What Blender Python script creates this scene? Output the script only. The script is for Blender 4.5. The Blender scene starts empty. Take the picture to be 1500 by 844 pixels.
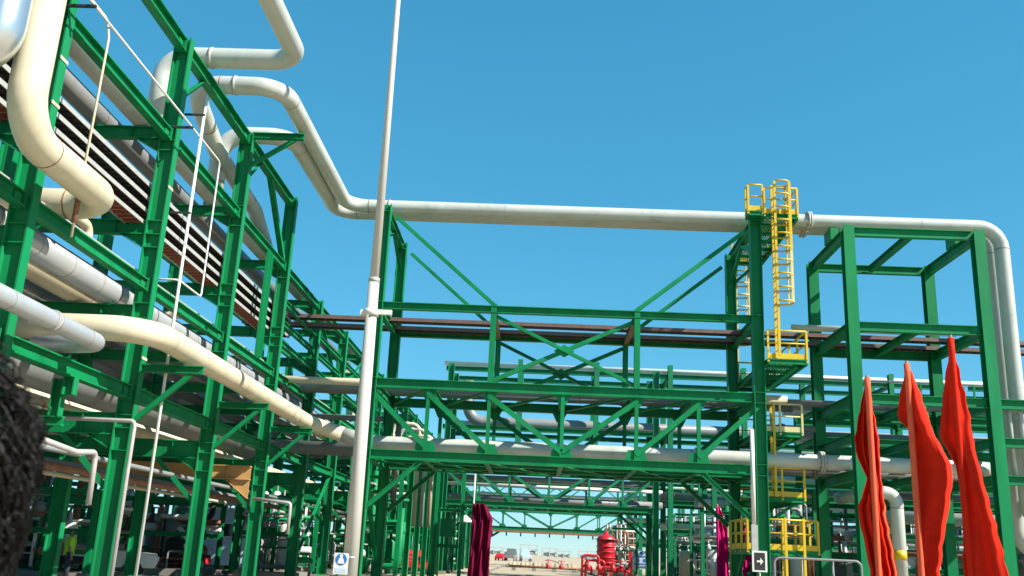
import bpy, math, random
from mathutils import Vector, Matrix
random.seed(7)
R = math.radians
PI = math.pi
S = bpy.context.scene
COL = S.collection

# ------------------------------------------------------------------ camera, sky, sun, exposure
cam_d = bpy.data.cameras.new('camera')
cam = bpy.data.objects.new('camera', cam_d)
COL.objects.link(cam)
S.camera = cam
cam_d.sensor_width = 36.0
cam_d.lens = 36.0 * 1375.0 / 1500.0
cam_d.clip_start = 0.05
cam_d.clip_end = 6000.0
cam_d.dof.use_dof = True
cam_d.dof.focus_distance = 32.0
cam_d.dof.aperture_fstop = 6.5
_y, _p, _r = R(-2.0429), R(15.7783), R(2.6716)
_f = Vector((math.sin(_y) * math.cos(_p), math.cos(_y) * math.cos(_p), math.sin(_p)))
_ri = Vector((math.cos(_y), -math.sin(_y), 0))
_up = _ri.cross(_f)
_X = math.cos(_r) * _ri + math.sin(_r) * _up
_Y = -math.sin(_r) * _ri + math.cos(_r) * _up
cam.matrix_world = Matrix(((_X.x, _Y.x, -_f.x, 0), (_X.y, _Y.y, -_f.y, 0), (_X.z, _Y.z, -_f.z, 1.6), (0, 0, 0, 1)))

SUN_EL, SUN_DIR = R(41), Vector((0.906, -0.423, 0)).normalized()
W = bpy.data.worlds.new('World')
S.world = W
W.use_nodes = True
wn = W.node_tree
bg = wn.nodes['Background']
sky = wn.nodes.new('ShaderNodeTexSky')
sky.sky_type = 'NISHITA'
sky.sun_disc = False
sky.sun_elevation = SUN_EL
sky.sun_rotation = math.atan2(SUN_DIR.x, SUN_DIR.y)
sky.air_density = 0.8
sky.dust_density = 0.0
sky.ozone_density = 4.0
hs = wn.nodes.new('ShaderNodeHueSaturation')
hs.inputs['Hue'].default_value = 0.47
hs.inputs['Saturation'].default_value = 1.72
hs.inputs['Value'].default_value = 1.0
gm_ = wn.nodes.new('ShaderNodeGamma')
gm_.inputs['Gamma'].default_value = 0.50
wn.links.new(sky.outputs['Color'], gm_.inputs['Color'])
wn.links.new(gm_.outputs['Color'], hs.inputs['Color'])
tint = wn.nodes.new('ShaderNodeMix')
tint.data_type = 'RGBA'
tint.blend_type = 'MULTIPLY'
tint.inputs['Factor'].default_value = 1.0
tint.inputs['B'].default_value = (0.79, 1.12, 1.27, 1)
wn.links.new(hs.outputs['Color'], tint.inputs['A'])
wn.links.new(tint.outputs['Result'], bg.inputs['Color'])
bg.inputs['Strength'].default_value = 0.15
sun_d = bpy.data.lights.new('sun', 'SUN')
sun_d.energy = 5.0
sun_d.angle = R(0.5)
sun_d.color = (1.0, 0.95, 0.86)
sun = bpy.data.objects.new('sun', sun_d)
COL.objects.link(sun)
_sd = Vector((SUN_DIR.x * math.cos(SUN_EL), SUN_DIR.y * math.cos(SUN_EL), math.sin(SUN_EL)))
sun.rotation_euler = _sd.to_track_quat('Z', 'Y').to_euler()
sun.location = (30, -20, 40)
S.view_settings.view_transform = 'Standard'
S.view_settings.look = 'None'
S.view_settings.gamma = 1.0
S.view_settings.exposure = 1.0


# ------------------------------------------------------------------ materials
def mat(name, col, rough=0.5, metal=0.0, var=0.15, scale=3.0, bump=0.0, dirt=None, dirt_amt=0.0, transl=0.0, streak=False, spec=0.5, rust=0.0):
    m = bpy.data.materials.new(name)
    m.use_nodes = True
    nt = m.node_tree
    b = nt.nodes['Principled BSDF']
    b.inputs['Roughness'].default_value = rough
    b.inputs['Metallic'].default_value = metal
    b.inputs['Specular IOR Level'].default_value = spec
    tc = nt.nodes.new('ShaderNodeTexCoord')
    mp = nt.nodes.new('ShaderNodeMapping')
    if streak:
        mp.inputs['Scale'].default_value = (1, 1, 0.15)
    nt.links.new(tc.outputs['Object'], mp.inputs['Vector'])
    n = nt.nodes.new('ShaderNodeTexNoise')
    n.inputs['Scale'].default_value = scale
    n.inputs['Detail'].default_value = 6
    n.inputs['Roughness'].default_value = 0.65
    nt.links.new(mp.outputs['Vector'], n.inputs['Vector'])
    rp = nt.nodes.new('ShaderNodeValToRGB')
    rp.color_ramp.elements[0].position = 0.3
    rp.color_ramp.elements[1].position = 0.7
    lo = [c * (1 - var) for c in col]
    hi = [min(1, c * (1 + var)) for c in col]
    rp.color_ramp.elements[0].color = (*lo, 1)
    rp.color_ramp.elements[1].color = (*hi, 1)
    nt.links.new(n.outputs['Fac'], rp.inputs['Fac'])
    out = rp.outputs['Color']
    if dirt:
        n2 = nt.nodes.new('ShaderNodeTexNoise')
        n2.inputs['Scale'].default_value = scale * 0.45
        n2.inputs['Detail'].default_value = 9
        n2.inputs['Roughness'].default_value = 0.75
        nt.links.new(mp.outputs['Vector'], n2.inputs['Vector'])
        r2 = nt.nodes.new('ShaderNodeValToRGB')
        r2.color_ramp.elements[0].position = 0.5
        r2.color_ramp.elements[1].position = 0.72
        r2.color_ramp.elements[0].color = (0, 0, 0, 1)
        r2.color_ramp.elements[1].color = (dirt_amt, dirt_amt, dirt_amt, 1)
        nt.links.new(n2.outputs['Fac'], r2.inputs['Fac'])
        mx = nt.nodes.new('ShaderNodeMix')
        mx.data_type = 'RGBA'
        nt.links.new(r2.outputs['Color'], mx.inputs['Factor'])
        nt.links.new(out, mx.inputs['A'])
        mx.inputs['B'].default_value = (*dirt, 1)
        out = mx.outputs['Result']
    if rust:
        n3 = nt.nodes.new('ShaderNodeTexNoise')
        n3.inputs['Scale'].default_value = scale * 3.1
        n3.inputs['Detail'].default_value = 10
        n3.inputs['Roughness'].default_value = 0.8
        nt.links.new(mp.outputs['Vector'], n3.inputs['Vector'])
        r3 = nt.nodes.new('ShaderNodeValToRGB')
        r3.color_ramp.elements[0].position = 0.62
        r3.color_ramp.elements[1].position = 0.7
        r3.color_ramp.elements[0].color = (0, 0, 0, 1)
        r3.color_ramp.elements[1].color = (rust, rust, rust, 1)
        nt.links.new(n3.outputs['Fac'], r3.inputs['Fac'])
        m3 = nt.nodes.new('ShaderNodeMix')
        m3.data_type = 'RGBA'
        nt.links.new(r3.outputs['Color'], m3.inputs['Factor'])
        nt.links.new(out, m3.inputs['A'])
        m3.inputs['B'].default_value = (0.13, 0.075, 0.035, 1)
        out = m3.outputs['Result']
    nt.links.new(out, b.inputs['Base Color'])
    if bump:
        bp = nt.nodes.new('ShaderNodeBump')
        bp.inputs['Strength'].default_value = bump
        bp.inputs['Distance'].default_value = 0.02
        nt.links.new(n.outputs['Fac'], bp.inputs['Height'])
        nt.links.new(bp.outputs['Normal'], b.inputs['Normal'])
    if transl:
        t = nt.nodes.new('ShaderNodeBsdfTranslucent')
        nt.links.new(out, t.inputs['Color'])
        ms = nt.nodes.new('ShaderNodeMixShader')
        ms.inputs['Fac'].default_value = transl
        nt.links.new(b.outputs['BSDF'], ms.inputs[1])
        nt.links.new(t.outputs['BSDF'], ms.inputs[2])
        nt.links.new(ms.outputs['Shader'], nt.nodes['Material Output'].inputs['Surface'])
    return m


GREEN = mat('green_steel_paint', (0.002, 0.185, 0.060), 0.5, spec=0.22, rust=0.6, var=0.28, scale=1.2, dirt=(0.03, 0.16, 0.07), dirt_amt=0.5, streak=True)
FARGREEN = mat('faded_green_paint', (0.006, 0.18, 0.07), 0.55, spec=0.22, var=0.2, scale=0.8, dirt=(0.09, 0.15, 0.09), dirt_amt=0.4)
CREAM = mat('cream_pipe_paint', (0.58, 0.515, 0.37), 0.42, var=0.06, scale=1.5, dirt=(0.3, 0.22, 0.12), dirt_amt=0.45)
PALE = mat('pale_grey_pipe_paint', (0.44, 0.46, 0.42), 0.38, var=0.06, scale=1.2, dirt=(0.22, 0.19, 0.14), dirt_amt=0.5)
GREY = mat('grey_pipe_paint', (0.19, 0.2, 0.2), 0.45, var=0.1, scale=1.5, dirt=(0.2, 0.16, 0.12), dirt_amt=0.4)
CLAD = mat('aluminium_cladding', (0.4, 0.42, 0.44), 0.42, metal=0.35, var=0.06, scale=2.0, dirt=(0.4, 0.37, 0.3), dirt_amt=0.4)
CHROME = mat('bright_cladding', (0.62, 0.65, 0.67), 0.3, metal=0.85, var=0.05, scale=2.0)
GALV = mat('galvanised_steel', (0.42, 0.41, 0.385), 0.5, metal=0.2, var=0.12, scale=4.0)
WHITE = mat('white_paint', (0.66, 0.65, 0.62), 0.4, var=0.05, scale=2.0, dirt=(0.5, 0.42, 0.3), dirt_amt=0.3)
POLE = mat('pole_white_paint', (0.50, 0.48, 0.44), 0.4, var=0.05, scale=1.5, dirt=(0.45, 0.4, 0.33), dirt_amt=0.3, streak=True)
YELLOW = mat('yellow_rail_paint', (0.62, 0.41, 0.01), 0.45, rust=0.5, var=0.1, scale=3.0, dirt=(0.4, 0.28, 0.08), dirt_amt=0.4)
PALEYEL = mat('faded_yellow_paint', (0.6, 0.53, 0.25), 0.45, var=0.1, scale=3.0)
TAN = mat('tan_primer', (0.46, 0.26, 0.09), 0.6, var=0.12, scale=2.0, dirt=(0.3, 0.18, 0.08), dirt_amt=0.4)
CABLE = mat('black_cable', (0.02, 0.017, 0.016), 0.6, var=0.3, scale=8)
REDCABLE = mat('red_brown_cable', (0.16, 0.03, 0.022), 0.6, var=0.3, scale=8)
TRAYBROWN = mat('brown_tray_steel', (0.14, 0.085, 0.07), 0.6, var=0.2, scale=3)
BROWN = mat('brown_primer', (0.24, 0.15, 0.075), 0.65, var=0.2, scale=3)
BLACK = mat('black_rubber', (0.018, 0.018, 0.02), 0.7, var=0.2)
REDFLAG = mat('red_flag_cloth', (0.72, 0.028, 0.010), 0.75, var=0.14, scale=2.5, transl=0.3, spec=0.1)
SUNLITRED = mat('sunlit_red_cloth', (0.82, 0.15, 0.07), 0.75, var=0.12, scale=3, transl=0.25, spec=0.1)  # sun glare on the red cloth, put into an orange base colour
MAROON = mat('maroon_flag_cloth', (0.16, 0.004, 0.035), 0.7, var=0.15, scale=1.0, transl=0.2, spec=0.1)
PINK = mat('magenta_flag_cloth', (0.72, 0.012, 0.20), 0.7, var=0.1, scale=1.0, transl=0.25, spec=0.1)
REDPAINT = mat('red_fire_paint', (0.5, 0.01, 0.025), 0.4, var=0.12, scale=2.0)
BLUE = mat('sign_blue', (0.02, 0.14, 0.42), 0.45, var=0.05)
LBLUE = mat('light_blue_paint', (0.42, 0.52, 0.62), 0.5, var=0.08)
SAND = mat('sand_ground', (0.40, 0.32, 0.22), 0.95, var=0.2, scale=0.25, bump=0.3, dirt=(0.38, 0.3, 0.2), dirt_amt=0.6, spec=0.1)
ROADM = mat('sandy_road', (0.38, 0.31, 0.225), 0.95, var=0.14, scale=0.6, bump=0.2, dirt=(0.27, 0.22, 0.16), dirt_amt=0.5, spec=0.15)
CONC = mat('concrete', (0.21, 0.195, 0.165), 0.9, var=0.14, scale=0.8, bump=0.15, dirt=(0.28, 0.25, 0.2), dirt_amt=0.5, spec=0.2)
HAIR = mat('dark_hair', (0.005, 0.0042, 0.0035), 0.42, spec=0.2, var=0.4, scale=20)
SKIN = mat('skin', (0.36, 0.2, 0.13), 0.55, var=0.08, scale=6)
SHIRT = mat('dark_shirt', (0.03, 0.035, 0.05), 0.8, var=0.15, scale=6)
LIME = mat('hi_vis_lime', (0.42, 0.75, 0.04), 0.7, var=0.08)
GLASS = mat('dark_window_glass', (0.02, 0.028, 0.034), 0.08, var=0.05)
RUST = mat('rusty_steel', (0.24, 0.11, 0.06), 0.8, var=0.3, scale=5)
FARPALE = mat('far_plant_grey', (0.42, 0.43, 0.40), 0.7, var=0.15, scale=0.5)


# ------------------------------------------------------------------ mesh builder
class M:
    def __init__(s):
        s.v, s.f, s.sm = [], [], []

    def add(s, vs, fs, smooth=False):
        o = len(s.v)
        s.v += [Vector(v) for v in vs]
        for k, f in enumerate(fs):
            s.f.append([i + o for i in f])
            s.sm.append(smooth if isinstance(smooth, bool) else smooth[k])
        return s

    def box(s, c, d, rot=None):
        x, y, z = d[0] / 2, d[1] / 2, d[2] / 2
        vs = [Vector(p) for p in ((-x, -y, -z), (x, -y, -z), (x, y, -z), (-x, y, -z), (-x, -y, z), (x, -y, z), (x, y, z), (-x, y, z))]
        if rot:
            vs = [rot @ v for v in vs]
        c = Vector(c)
        return s.add([v + c for v in vs], [(0, 3, 2, 1), (4, 5, 6, 7), (0, 1, 5, 4), (1, 2, 6, 5), (2, 3, 7, 6), (3, 0, 4, 7)])

    def prof(s, p0, p1, pts, up):
        """extrude a closed 2D profile (side, up) from p0 to p1"""
        p0, p1 = Vector(p0), Vector(p1)
        a = (p1 - p0).normalized()
        up = Vector(up)
        up = (up - a * up.dot(a)).normalized()
        sd = a.cross(up)
        n = len(pts)
        vs = [p0 + sd * x + up * y for x, y in pts] + [p1 + sd * x + up * y for x, y in pts]
        fs = [(i, (i + 1) % n, n + (i + 1) % n, n + i) for i in range(n)]
        fs += [tuple(range(n - 1, -1, -1)), tuple(range(n, 2 * n))]
        return s.add(vs, fs)

    def ib(s, p0, p1, h=.3, b=.2, up=(0, 0, 1), t=.022, tf=.03):
        h2, b2, t2 = h / 2, b / 2, t / 2
        pts = [(-b2, -h2), (b2, -h2), (b2, -h2 + tf), (t2, -h2 + tf), (t2, h2 - tf), (b2, h2 - tf), (b2, h2), (-b2, h2), (-b2, h2 - tf), (-t2, h2 - tf), (-t2, -h2 + tf), (-b2, -h2 + tf)]
        return s.prof(p0, p1, pts, up)

    def ang(s, p0, p1, a=.12, up=(0, 0, 1), t=.014):
        return s.prof(p0, p1, [(-a / 2, -a / 2), (a / 2, -a / 2), (a / 2, -a / 2 + t), (-a / 2 + t, -a / 2 + t), (-a / 2 + t, a / 2), (-a / 2, a / 2)], up)

    def bar(s, p0, p1, w=.05, h=.05, up=(0, 0, 1)):
        return s.prof(p0, p1, [(-w / 2, -h / 2), (w / 2, -h / 2), (w / 2, h / 2), (-w / 2, h / 2)], up)

    def tube(s, path, r, n=12, bend=0.0, cap=True, seg=7):
        P = [Vector(p) for p in path]
        if bend and len(P) > 2:
            Q = [P[0]]
            for i in range(1, len(P) - 1):
                a, b, c = P[i - 1], P[i], P[i + 1]
                u, w = (a - b), (c - b)
                lu, lw = u.length, w.length
                u.normalize(); w.normalize()
                th = u.angle(w)
                if th > 3.1:
                    Q.append(b)
                    continue
                d = min(bend / math.tan(th / 2), lu * .49, lw * .49)
                rr = d * math.tan(th / 2)
                cen = b + (u + w).normalized() * (rr / math.sin(th / 2))
                q0, q1 = b + u * d, b + w * d
                e0, e1 = q0 - cen, q1 - cen
                tot = e0.angle(e1)
                for k in range(seg + 1):
                    f = k / seg
                    Q.append(cen + (e0 * math.sin((1 - f) * tot) + e1 * math.sin(f * tot)) / math.sin(tot))
            Q.append(P[-1])
            P = Q
        rs = r if isinstance(r, (list, tuple)) else [r] * len(P)
        t0 = (P[1] - P[0]).normalized()
        nrm = t0.orthogonal().normalized()
        vs = []
        for i, p in enumerate(P):
            if i == 0:
                t = t0
            elif i == len(P) - 1:
                t = (P[i] - P[i - 1]).normalized()
            else:
                t = ((P[i] - P[i - 1]).normalized() + (P[i + 1] - P[i]).normalized()).normalized()
            nrm = (nrm - t * nrm.dot(t)).normalized()
            bn = t.cross(nrm)
            for k in range(n):
                a = 2 * PI * k / n
                vs.append(p + (nrm * math.cos(a) + bn * math.sin(a)) * rs[i])
        fs, sm = [], []
        for i in range(len(P) - 1):
            for k in range(n):
                fs.append((i * n + k, i * n + (k + 1) % n, (i + 1) * n + (k + 1) % n, (i + 1) * n + k))
                sm.append(True)
        if cap:
            fs += [tuple(range(n - 1, -1, -1)), tuple(range((len(P) - 1) * n, len(P) * n))]
            sm += [False, False]
        return s.add(vs, fs, sm)

    def ring(s, c, axis, r, w=.06, n=16):
        a = Vector(axis).normalized() * (w / 2)
        c = Vector(c)
        return s.tube([c - a, c + a], r, n)

    def plate(s, pts, th, nrm):
        """flat polygon (3D points) given thickness along nrm"""
        nv = Vector(nrm).normalized() * (th / 2)
        n = len(pts)
        pts = [Vector(p) for p in pts]
        vs = [p - nv for p in pts] + [p + nv for p in pts]
        fs = [(i, (i + 1) % n, n + (i + 1) % n, n + i) for i in range(n)] + [tuple(range(n - 1, -1, -1)), tuple(range(n, 2 * n))]
        return s.add(vs, fs)

    def lathe(s, c, prof, n=20):
        c = Vector(c)
        vs, fs = [], []
        for r, z in prof:
            for k in range(n):
                a = 2 * PI * k / n
                vs.append(c + Vector((r * math.cos(a), r * math.sin(a), z)))
        for i in range(len(prof) - 1):
            for k in range(n):
                fs.append((i * n + k, i * n + (k + 1) % n, (i + 1) * n + (k + 1) % n, (i + 1) * n + k))
        return s.add(vs, fs, True)


def mesh(name, m, material, off):
    me = bpy.data.meshes.new(name)
    me.from_pydata([v - off for v in m.v], [], m.f)
    me.polygons.foreach_set('use_smooth', m.sm)
    me.materials.append(material)
    me.update()
    return me


def thing(name, loc, label, cat, group=None):
    o = bpy.data.objects.new(name, None)
    o.empty_display_size = .2
    COL.objects.link(o)
    o.location = loc
    o['label'] = label
    o['category'] = cat
    if group:
        o['group'] = group
    return o


def base(o):
    """world base of the thing an object belongs to (parts carry no transform of their own when built)"""
    while o.parent:
        o = o.parent
    return Vector(o.location)


def part(par, name, m, material, label=None, kind=None):
    o = bpy.data.objects.new(name, mesh(name, m, material, base(par)))
    COL.objects.link(o)
    o.parent = par
    if label:
        o['label'] = label
    if kind:
        o['kind'] = kind
    return o


def solo(name, m, material, loc, label, cat, group=None):
    o = bpy.data.objects.new(name, mesh(name, m, material, Vector(loc)))
    COL.objects.link(o)
    o.location = loc
    o['label'] = label
    o['category'] = cat
    if group:
        o['group'] = group
    return o


def struct(name, m, material):
    o = bpy.data.objects.new(name, mesh(name, m, material, Vector((0, 0, 0))))
    COL.objects.link(o)
    o['kind'] = 'structure'
    return o


def rep(o, offs):
    """repeat a part (with its sub-parts) at further offsets, sharing mesh data"""
    out = []
    for d in offs:
        c = o.copy()
        COL.objects.link(c)
        c.location = Vector(o.location) + Vector(d)
        for ch in o.children:
            k = ch.copy()
            COL.objects.link(k)
            k.parent = c
        out.append(c)
    return out


def copy_tree(o, parent=None):
    c = o.copy()
    COL.objects.link(c)
    c.parent = parent
    for ch in o.children:
        copy_tree(ch, c)
    return c


# ------------------------------------------------------------------ ground
g = M()
g.add([(-2500, -300, 0), (2500, -300, 0), (2500, 3500, 0), (-2500, 3500, 0)], [(0, 1, 2, 3)])
struct('ground', g, SAND)
g = M()
g.add([(-3.6, -60, .006), (5.4, -60, .006), (5.4, 420, .006), (-3.6, 420, .006)], [(0, 1, 2, 3)])
struct('road', g, ROADM)
g = M()
for x in (-3.75, 5.55):
    g.box((x, 180, .07), (.28, 480, .14))
struct('kerb', g, CONC)
g = M()
g.add([(-22, 4, .01), (-8.6, 4, .01), (-8.6, 140, .01), (-22, 140, .01)], [(0, 1, 2, 3)])
struct('pavement', g, CONC)

# ------------------------------------------------------------------ the left pipe rack
XO, XI = -10.22, -14.5
YC = [11 + 6 * k for k in range(21)]          # 11 .. 131
TALL = [y for y in YC if y <= 35]
rack = thing('pipe_rack', (XO, 23, 0), 'tall green steel pipe rack of many bays running along the left side', 'pipe rack')


def stiff(par, x, y, z, h=.45, b=.26):
    return part(par, 'stiffener', M().box((x, y, z), (h - .07, b - .012, .022)), GREEN)


def column(x, y, top, st=(), h=.45, b=.26, parent=rack, material=GREEN):
    c = part(parent, 'column', M().ib((x, y, 0.25), (x, y, top), h, b, up=(1, 0, 0), t=.03, tf=.035), material)
    part(c, 'base_plate', M().box((x, y, .23), (h + .2, b + .2, .04)), material)
    part(c, 'plinth', M().box((x, y, .105), (h + .45, b + .5, .21)), CONC)
    for z in st:
        stiff(c, x, y, z, h, b)
    return c


ST = (12.25, 11.85, 11.55, 9.55, 9.18, 8.82, 7.32, 6.93, 4.47, 4.15, 3.6)
c0 = column(XO, 11, 14.92, ST + (14.5,))
rep(c0, [(0, y - 11, 0) for y in TALL[1:]])
c1 = column(XO, 41, 12.25, ST[2:8])
rep(c1, [(0, y - 41, 0) for y in YC if y > 41])
c2 = column(XI, 11, 12.2, (7.3, 4.3), .42)
rep(c2, [(0, y - 11, 0) for y in YC[1:]])


def longit(x, z, h, b, ys, name='longitudinal_beam'):
    o = part(rack, name, M().ib((x, ys[0] + .16, z), (x, ys[0] + 5.84, z), h, b), GREEN)
    if x == XO:
        for ye, sg_ in ((ys[0] + .17, 1), (ys[0] + 5.83, -1)):
            m_ = M().box((x, ye, z), (b + .03, .025, h + .06))
            for bx in (-.07, .07):
                for bz in (-.28, 0, .28):
                    m_.box((x + bx, ye + sg_ * .022, z + bz * h), (.035, .03, .035))
            part(o, 'end_plate', m_, GREEN)
            part(o, 'clip_angle', M().box((x + .03, ye + sg_ * .16, z), (.03, .26, h * .62)), GREEN)
    rep(o, [(0, y - ys[0], 0) for y in ys[1:]])


longit(XO, 14.68, .36, .26, TALL[:-1])
longit(XO, 11.98, .30, .22, YC[:-1])
longit(XO, 7.78, .30, .22, YC[:-1])
longit(XO, 5.02, .34, .24, YC[:-1])
longit(XO, 10.72, .22, .16, [y for y in YC[:-1] if y >= 35])
longit(XO, 9.9, .22, .16, [y for y in YC[:-1] if y >= 35])
longit(XO, 9.12, .22, .16, [y for y in YC[:-1] if y >= 35])
longit(XI, 11.98, .30, .2, YC[:-1])
longit(XI, 7.78, .30, .2, YC[:-1])
longit(XI, 5.02, .30, .2, YC[:-1])


def transv(z, h, b, ys):
    o = part(rack, 'transverse_beam', M().ib((XI + .22, ys[0], z), (XO - .23, ys[0], z), h, b), GREEN)
    part(o, 'haunch', M().plate([(XO - .23, ys[0], z - h / 2), (XO - .23, ys[0], z - h / 2 - .34), (XO - .85, ys[0], z - h / 2)], .03, (0, 1, 0)), GREEN)
    part(o, 'haunch_flange', M().plate([(XO - .235, ys[0] - .09, z - h / 2 - .36), (XO - .235, ys[0] + .09, z - h / 2 - .36), (XO - .87, ys[0] + .09, z - h / 2 - .012), (XO - .87, ys[0] - .09, z - h / 2 - .012)], .02, (.45, 0, .85)), GREEN)
    part(o, 'web_plate', M().box((XO - 1.05, ys[0], z), (.02, b - .02, h - .07)), GREEN)
    rep(o, [(0, y - ys[0], 0) for y in ys[1:]])


for z, h in ((12.06, .34), (9.36, .38), (7.1, .34), (4.24, .54)):
    transv(z, h, .2, YC)
XW = -19.6
c3 = column(XW, 11, 7.3, (7.0, 4.3), .42)
rep(c3, [(0, y - 11, 0) for y in YC[1:]])
for z, h in ((7.1, .34), (4.24, .54)):
    o = part(rack, 'transverse_beam', M().ib((XW + .22, 11, z), (XI - .22, 11, z), h, .2), GREEN)
    rep(o, [(0, y - 11, 0) for y in YC[1:]])
longit(XW, 7.3, .30, .2, YC[:-1])
longit(XW, 4.9, .30, .2, YC[:-1])
# outrigger brackets that carry the long cream pipe
o = part(rack, 'outrigger', M().ib((XO + .23, 23, 5.66), (-8.45, 23, 5.66), .2, .18), GREEN)
part(o, 'knee_brace', M().ang((-10.0, 23, 4.35), (-8.75, 23, 5.54), .12, up=(0, 1, 0)), GREEN)
rep(o, [(0, 6 * k, 0) for k in (1, 2)])
# brackets and struts of the topmost tier
o = part(rack, 'outrigger', M().ib((XO + .23, 29, 14.82), (-8.3, 29, 14.82), .2, .2), GREEN)
part(o, 'knee_brace', M().ang((-10.0, 29, 13.75), (-8.6, 29, 14.72), .13, up=(0, 1, 0)), GREEN)
for y in (29, 23, 17):
    part(rack, 'corner_brace', M().ang((XO, y + .15, 13.1), (XO, y + 1.7, 14.5), .16, up=(1, 0, 0)), GREEN)
part(rack, 'corner_brace', M().ib((XO, 34.6, 12.2), (XO, 31.9, 14.5), .2, .16, up=(1, 0, 0)), GREEN)
for dy in (-2.55, -2.2):
    part(rack, 'light_post', M().ib((-10.1, 35 + dy, 7.94), (-10.1, 35 + dy, 11.83), .18, .12, up=(0, 1, 0)), GREEN)
# stub columns between the lower levels
o = part(rack, 'stub_post', M().ib((-10.22, 20, 4.48), (-10.22, 20, 4.86), .25, .2, up=(1, 0, 0)), GREEN)
o2 = part(rack, 'stub_post', M().ib((-10.5, 20.1, 4.02), (-10.5, 20.1, 4.84), .24, .2, up=(1, 0, 0)), GREEN)
part(rack, 'stub_beam', M().ib((-13.5, 20.1, 3.92), (-10.3, 20.1, 3.92), .2, .16), GREEN)
# lower knee braces inside the rack
o = part(rack, 'knee_brace', M().ang((-11.75, 29, 3.98), (-10.44, 29, 2.7), .14, up=(0, 1, 0)), GREEN)
rep(o, [(0, 6 * k, 0) for k in (-1, 1, 2, 3, 4, 5, 6)])
# plan bracing of the back part
for k, y in enumerate([y for y in YC if 41 <= y < 130]):
    za, zb = ((9.0, 11.8) if k % 2 else (11.8, 9.0))
    part(rack, 'bay_brace', M().ang((XO, y + .2, za), (XO, y + 5.8, zb), .16, up=(1, 0, 0)), GREEN)
    if k % 3 == 0:
        part(rack, 'bay_brace', M().ang((XO, y + .2, .6), (XO, y + 5.8, 4.8), .16, up=(1, 0, 0)), GREEN)
for y_, zz in ((17, (10.9, 9.9)), (23, (10.5, 5.9))):
    for z in zz:
        part(rack, 'tape_mark', M().box((-9.985, y_, z), (.008, .31, .07)), CREAM)
# tan cross beam with its gusset
o = part(rack, 'tan_cross_beam', M().ib((-17.2, 35.0, 4.14), (XO - .23, 35.0, 4.14), .5, .24), TAN, 'tan primed cross beam below the green beams')
# moved below the green beam of that bay
o.location = (0, -0.42, -.15)
part(o, 'web_plate', M().box((-11.3, 35.0, 4.14), (.02, .22, .43)), TAN)
part(o, 'gusset', M().plate([(-10.46, 35, 3.88), (-10.46, 35, 3.25), (-11.3, 35, 3.88)], .03, (0, 1, 0)), TAN)
part(o, 'gusset_flange', M().plate([(-10.46, 34.9, 3.23), (-10.46, 35.1, 3.23), (-11.33, 35.1, 3.87), (-11.33, 34.9, 3.87)], .02, (.6, 0, .8)), TAN)


# ------------------------------------------------------------------ pipes
def pipe(path, r, material, label, bend=None, group=None, flanges=(), n=18, name='pipe', cat='pipe', clamps=()):
    t = thing(name, Vector(path[0]), label, cat, group)
    part(t, 'pipe_run', M().tube(path, r, n, bend if bend is not None else r * 3), material)
    for c, a in flanges:
        f = part(t, 'flange', M().ring(Vector(c), a, r * 1.42, .07).ring(Vector(c) + Vector(a) * .09, a, r * 1.42, .07), material)
        av = Vector(a).normalized()
        u = av.orthogonal().normalized()
        w = av.cross(u)
        mm = M()
        for k in range(10):
            d = (u * math.cos(k * .628) + w * math.sin(k * .628)) * r * 1.25
            mm.tube([Vector(c) + d - av * .08, Vector(c) + d + av * .17], .02, 5)
        part(f, 'bolt_ring', mm, RUST, kind='stuff')
    if r > .2:
        pv = [Vector(p) for p in path]
        for a_, b_ in zip(pv, pv[1:]):
            L = (b_ - a_).length
            if L < 2.2:
                continue
            d_ = (b_ - a_).normalized()
            bd = (bend if bend is not None else r * 3)
            q = bd + .05
            while q < L - bd and q < 34:
                c_ = a_ + d_ * q
                part(t, 'weld_seam', M().tube([c_ - d_ * .014, c_ + d_ * .014], r + .006, n, cap=False), RUST if (int(q * 7) % 3 == 0) else material)
                q += 5.7
    if material is CLAD:
        a_, b_ = Vector(path[0]), Vector(path[1])
        d_ = (b_ - a_).normalized()
        q = .6
        while q < min(42, (b_ - a_).length):
            c_ = a_ + d_ * q
            part(t, 'cladding_band', M().tube([c_ - d_ * .02, c_ + d_ * .02], r + .008, n, cap=False), GALV)
            q += 1.5
    for c, a in clamps:
        part(t, 'clamp', M().ring(c, a, r + .022, .09), GALV)
    return t


# the three big lines on top, over the bridge
pipe([(-11.5, 24.75, 12.7), (-11.5, 24.75, 15.35), (-7.5, 24.75, 15.35), (-7.5, 2, 15.35)], .30, PALE, 'pale top pipe that turns back towards the camera above the rack', .75,
     clamps=[((-10.1, 24.75, 15.35), (1, 0, 0))])
pipe([(-11.2, 36, 12.7), (-11.2, 33.6, 13.8), (-11.2, 28.9, 14.2), (-11.3, 26.4, 15.33), (-8.4, 26.4, 15.33), (-8.4, 36.8, 15.33), (18.55, 36.8, 15.33), (18.55, 36.8, 3.4), (30, 36.8, 3.4)], .29, PALE,
     'pale top pipe crossing the bridge, outer one with the wide elbow at right', .9, flanges=[((10.75, 36.8, 15.33), (1, 0, 0))], clamps=[((-9.9, 26.4, 15.33), (1, 0, 0)), ((-6.6, 36.8, 15.33), (1, 0, 0))])
pipe([(-11.5, 30, 12.6), (-11.5, 30, 15.28), (-9.0, 30, 15.28), (-9.0, 37.7, 15.37), (18.55, 37.7, 15.37), (18.55, 37.7, 2.5), (30, 37.7, 2.5)], .30, PALE,
     'second pale pipe on top of the bridge, half hidden behind the outer one', .85, flanges=[((10.75, 37.7, 15.37), (1, 0, 0))])
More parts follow.
